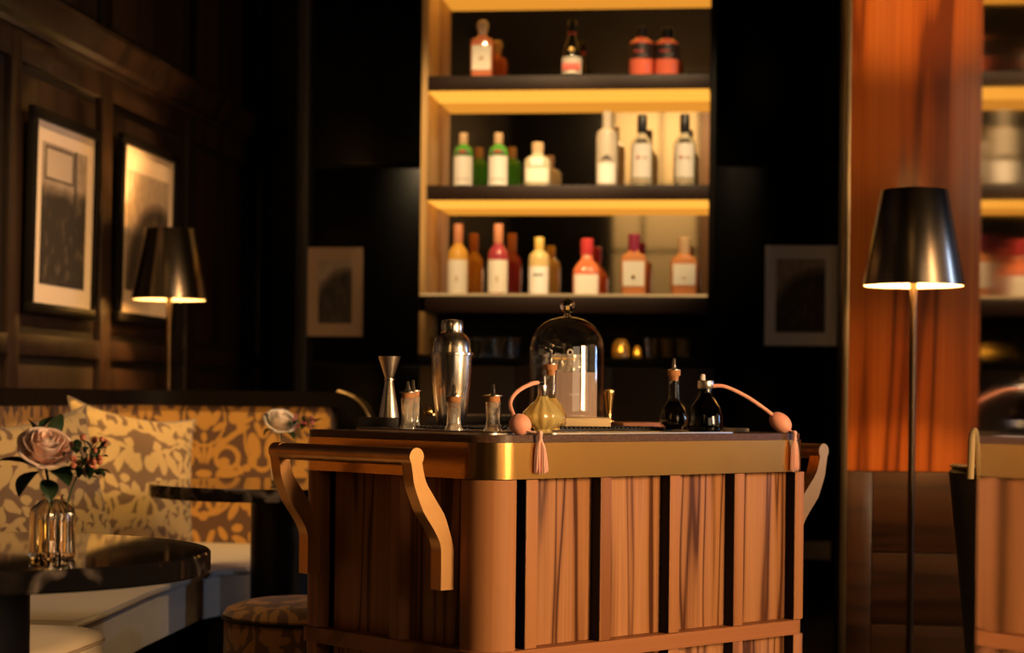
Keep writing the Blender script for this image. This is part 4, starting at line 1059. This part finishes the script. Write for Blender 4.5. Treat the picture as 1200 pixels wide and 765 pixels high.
decanter('decanter', 'yellow bitters decanter with cork dasher behind the atomiser', 645, 4.56, ZTR, .040, .076, .068, .0135, 'thin_glass', 'amber_liquid', .08)
decanter('decanter', 'near black bitters decanter with cork dasher at the right of the cart', 789.5, 4.86, ZTR, .0365, .072, .066, .0140, 'thin_glass', 'black_liquid', .08)

# dark atomiser
da = thing('atomiser', 'dark brown round atomiser with coral bulb and tassel at the right end', 'atomiser', onc(827, 4.78, ZTR), PSI)
bm = NB(); loft(bm, [(.040, 0), (.043, .004), (.044, .012), (.0425, .038), (.035, .062), (.022, .080), (.0155, .088), (.0155, .106)], 40); obj('flask', bm, 'dark_glass', da, 40)
bm = NB(); loft(bm, [(.038, .006), (.041, .012), (.0395, .036), (.033, .056)], 32); obj('liquid', bm, 'black_liquid', da, 40)
bm = NB(); loft(bm, [(.0195, .1063), (.0205, .108), (.0205, .122), (.0190, .1265), (0, .127)], 32); obj('cap', bm, 'steel_soft', da)
bm = NB(); loft(bm, [(.0065, .1272), (.0065, .138), (.004, .142), (0, .143)], 16, cx=-.008); obj('nozzle', bm, 'label_white', da)
bm = NB(); inv = local_tube(bm, da, [P(836, 452, 4.775), P(850, 453, 4.78), P(872, 463, 4.81), P(892, 476, 4.84), P(905, 486, 4.855)], .0046); obj('tube', bm, 'coral', da)
bm = NB(); c = inv @ P(914.5, 495, 4.86); sphere(bm, c, .0235, 24, 1.35, .98, .98, Matrix.Rotation(R(38), 3, 'Y')); obj('bulb', bm, 'coral', da)
bm = NB(); tube(bm, [inv @ P(902.5, 484, 4.855), inv @ P(906, 487, 4.857)], .0055, 10); obj('tube_fitting', bm, 'black_metal', da)
bm = NB(); knot = cm @ Vector((1.030, -.010, ZT+.001)); tube(bm, [inv @ P(921, 502, 4.858), inv @ knot], .0028, 8); tassel(bm, knot, .098, inv, .0125, 28, 5); obj('tassel', bm, 'coral_silk', da)
co = thing('coaster', 'pale round stone coaster at the right end of the cart', 'coaster', onc(860, 4.98), PSI)
bm = NB(); loft(bm, [(.038, .0005), (.040, .002), (.040, .008), (.038, .010)], 36); obj('disc', bm, 'cream_piping', co)

# ------------------------------------------------------------------ dark tub chair at the right
tc = thing('tub_chair', 'dark tub armchair partly hidden by the mirror edge at right', 'armchair', W(1.64, 5.6), PSI)
bm = NB(); rings = []
for k in range(25):
    a = R(60 + 240*k/24); top = .865 - .03*abs(math.cos((k-12)/12*PI/2) - 1)
    ro, ri = .36, .30
    rings.append([bm.verts.new((ro*.80*math.cos(a), ro*.80*math.sin(a), .10)), bm.verts.new((ro*.9*math.cos(a), ro*.9*math.sin(a), .50)), bm.verts.new((ro*1.0*math.cos(a), ro*1.0*math.sin(a), top-.02)), bm.verts.new(((ro-.02)*math.cos(a), (ro-.02)*math.sin(a), top)), bm.verts.new((ri*math.cos(a), ri*math.sin(a), top)), bm.verts.new((ri*math.cos(a), ri*math.sin(a), .40)), bm.verts.new((ri*.8*math.cos(a), ri*.8*math.sin(a), .10))])
for A, B in zip(rings, rings[1:]):
    for k in range(7): bm.faces.new((A[k], B[k], B[(k+1) % 7], A[(k+1) % 7]))
bm.faces.new(rings[0]); bm.faces.new(rings[-1][::-1]); obj('shell', bm, 'leather_dark', tc, 40)
bm = NB(); loft(bm, [(.27, .30), (.285, .32), (.285, .43), (.26, .455), (0, .46)], 36); obj('seat', bm, 'leather_dark', tc)
for a in (45, 135, 225, 315):
    bm = NB(); loft(bm, [(.012, 0), (.018, .12)], 12, cx=.20*math.cos(R(a)), cy=.20*math.sin(R(a))); obj('leg', bm, 'black_wood', tc)
bm = NB(); tube(bm, [(.352*math.cos(R(a)), .352*math.sin(R(a)), .862-.03*abs(math.cos((a-180)/120*PI/2)-1)) for a in range(64, 298, 6)], .005, 6); obj('rim_piping', bm, 'trim_metal', tc)
ck = thing('cord_loop', 'cream cord loop draped on the dark tub chair beside the mirror edge', 'cord', P(1142, 560, 5.32), PSI)
bm = NB(); inv = Matrix.Translation(-ck.location); inv = Matrix.Rotation(-PSI, 4, 'Z') @ inv
tube(bm, catmull([inv @ P(a, b, 5.32) for a, b in ((1137, 561), (1138, 535), (1139, 514), (1142, 505), (1145, 513), (1147, 535), (1149, 561))], 6), .0100, 10); obj('cord', bm, 'cord', ck)
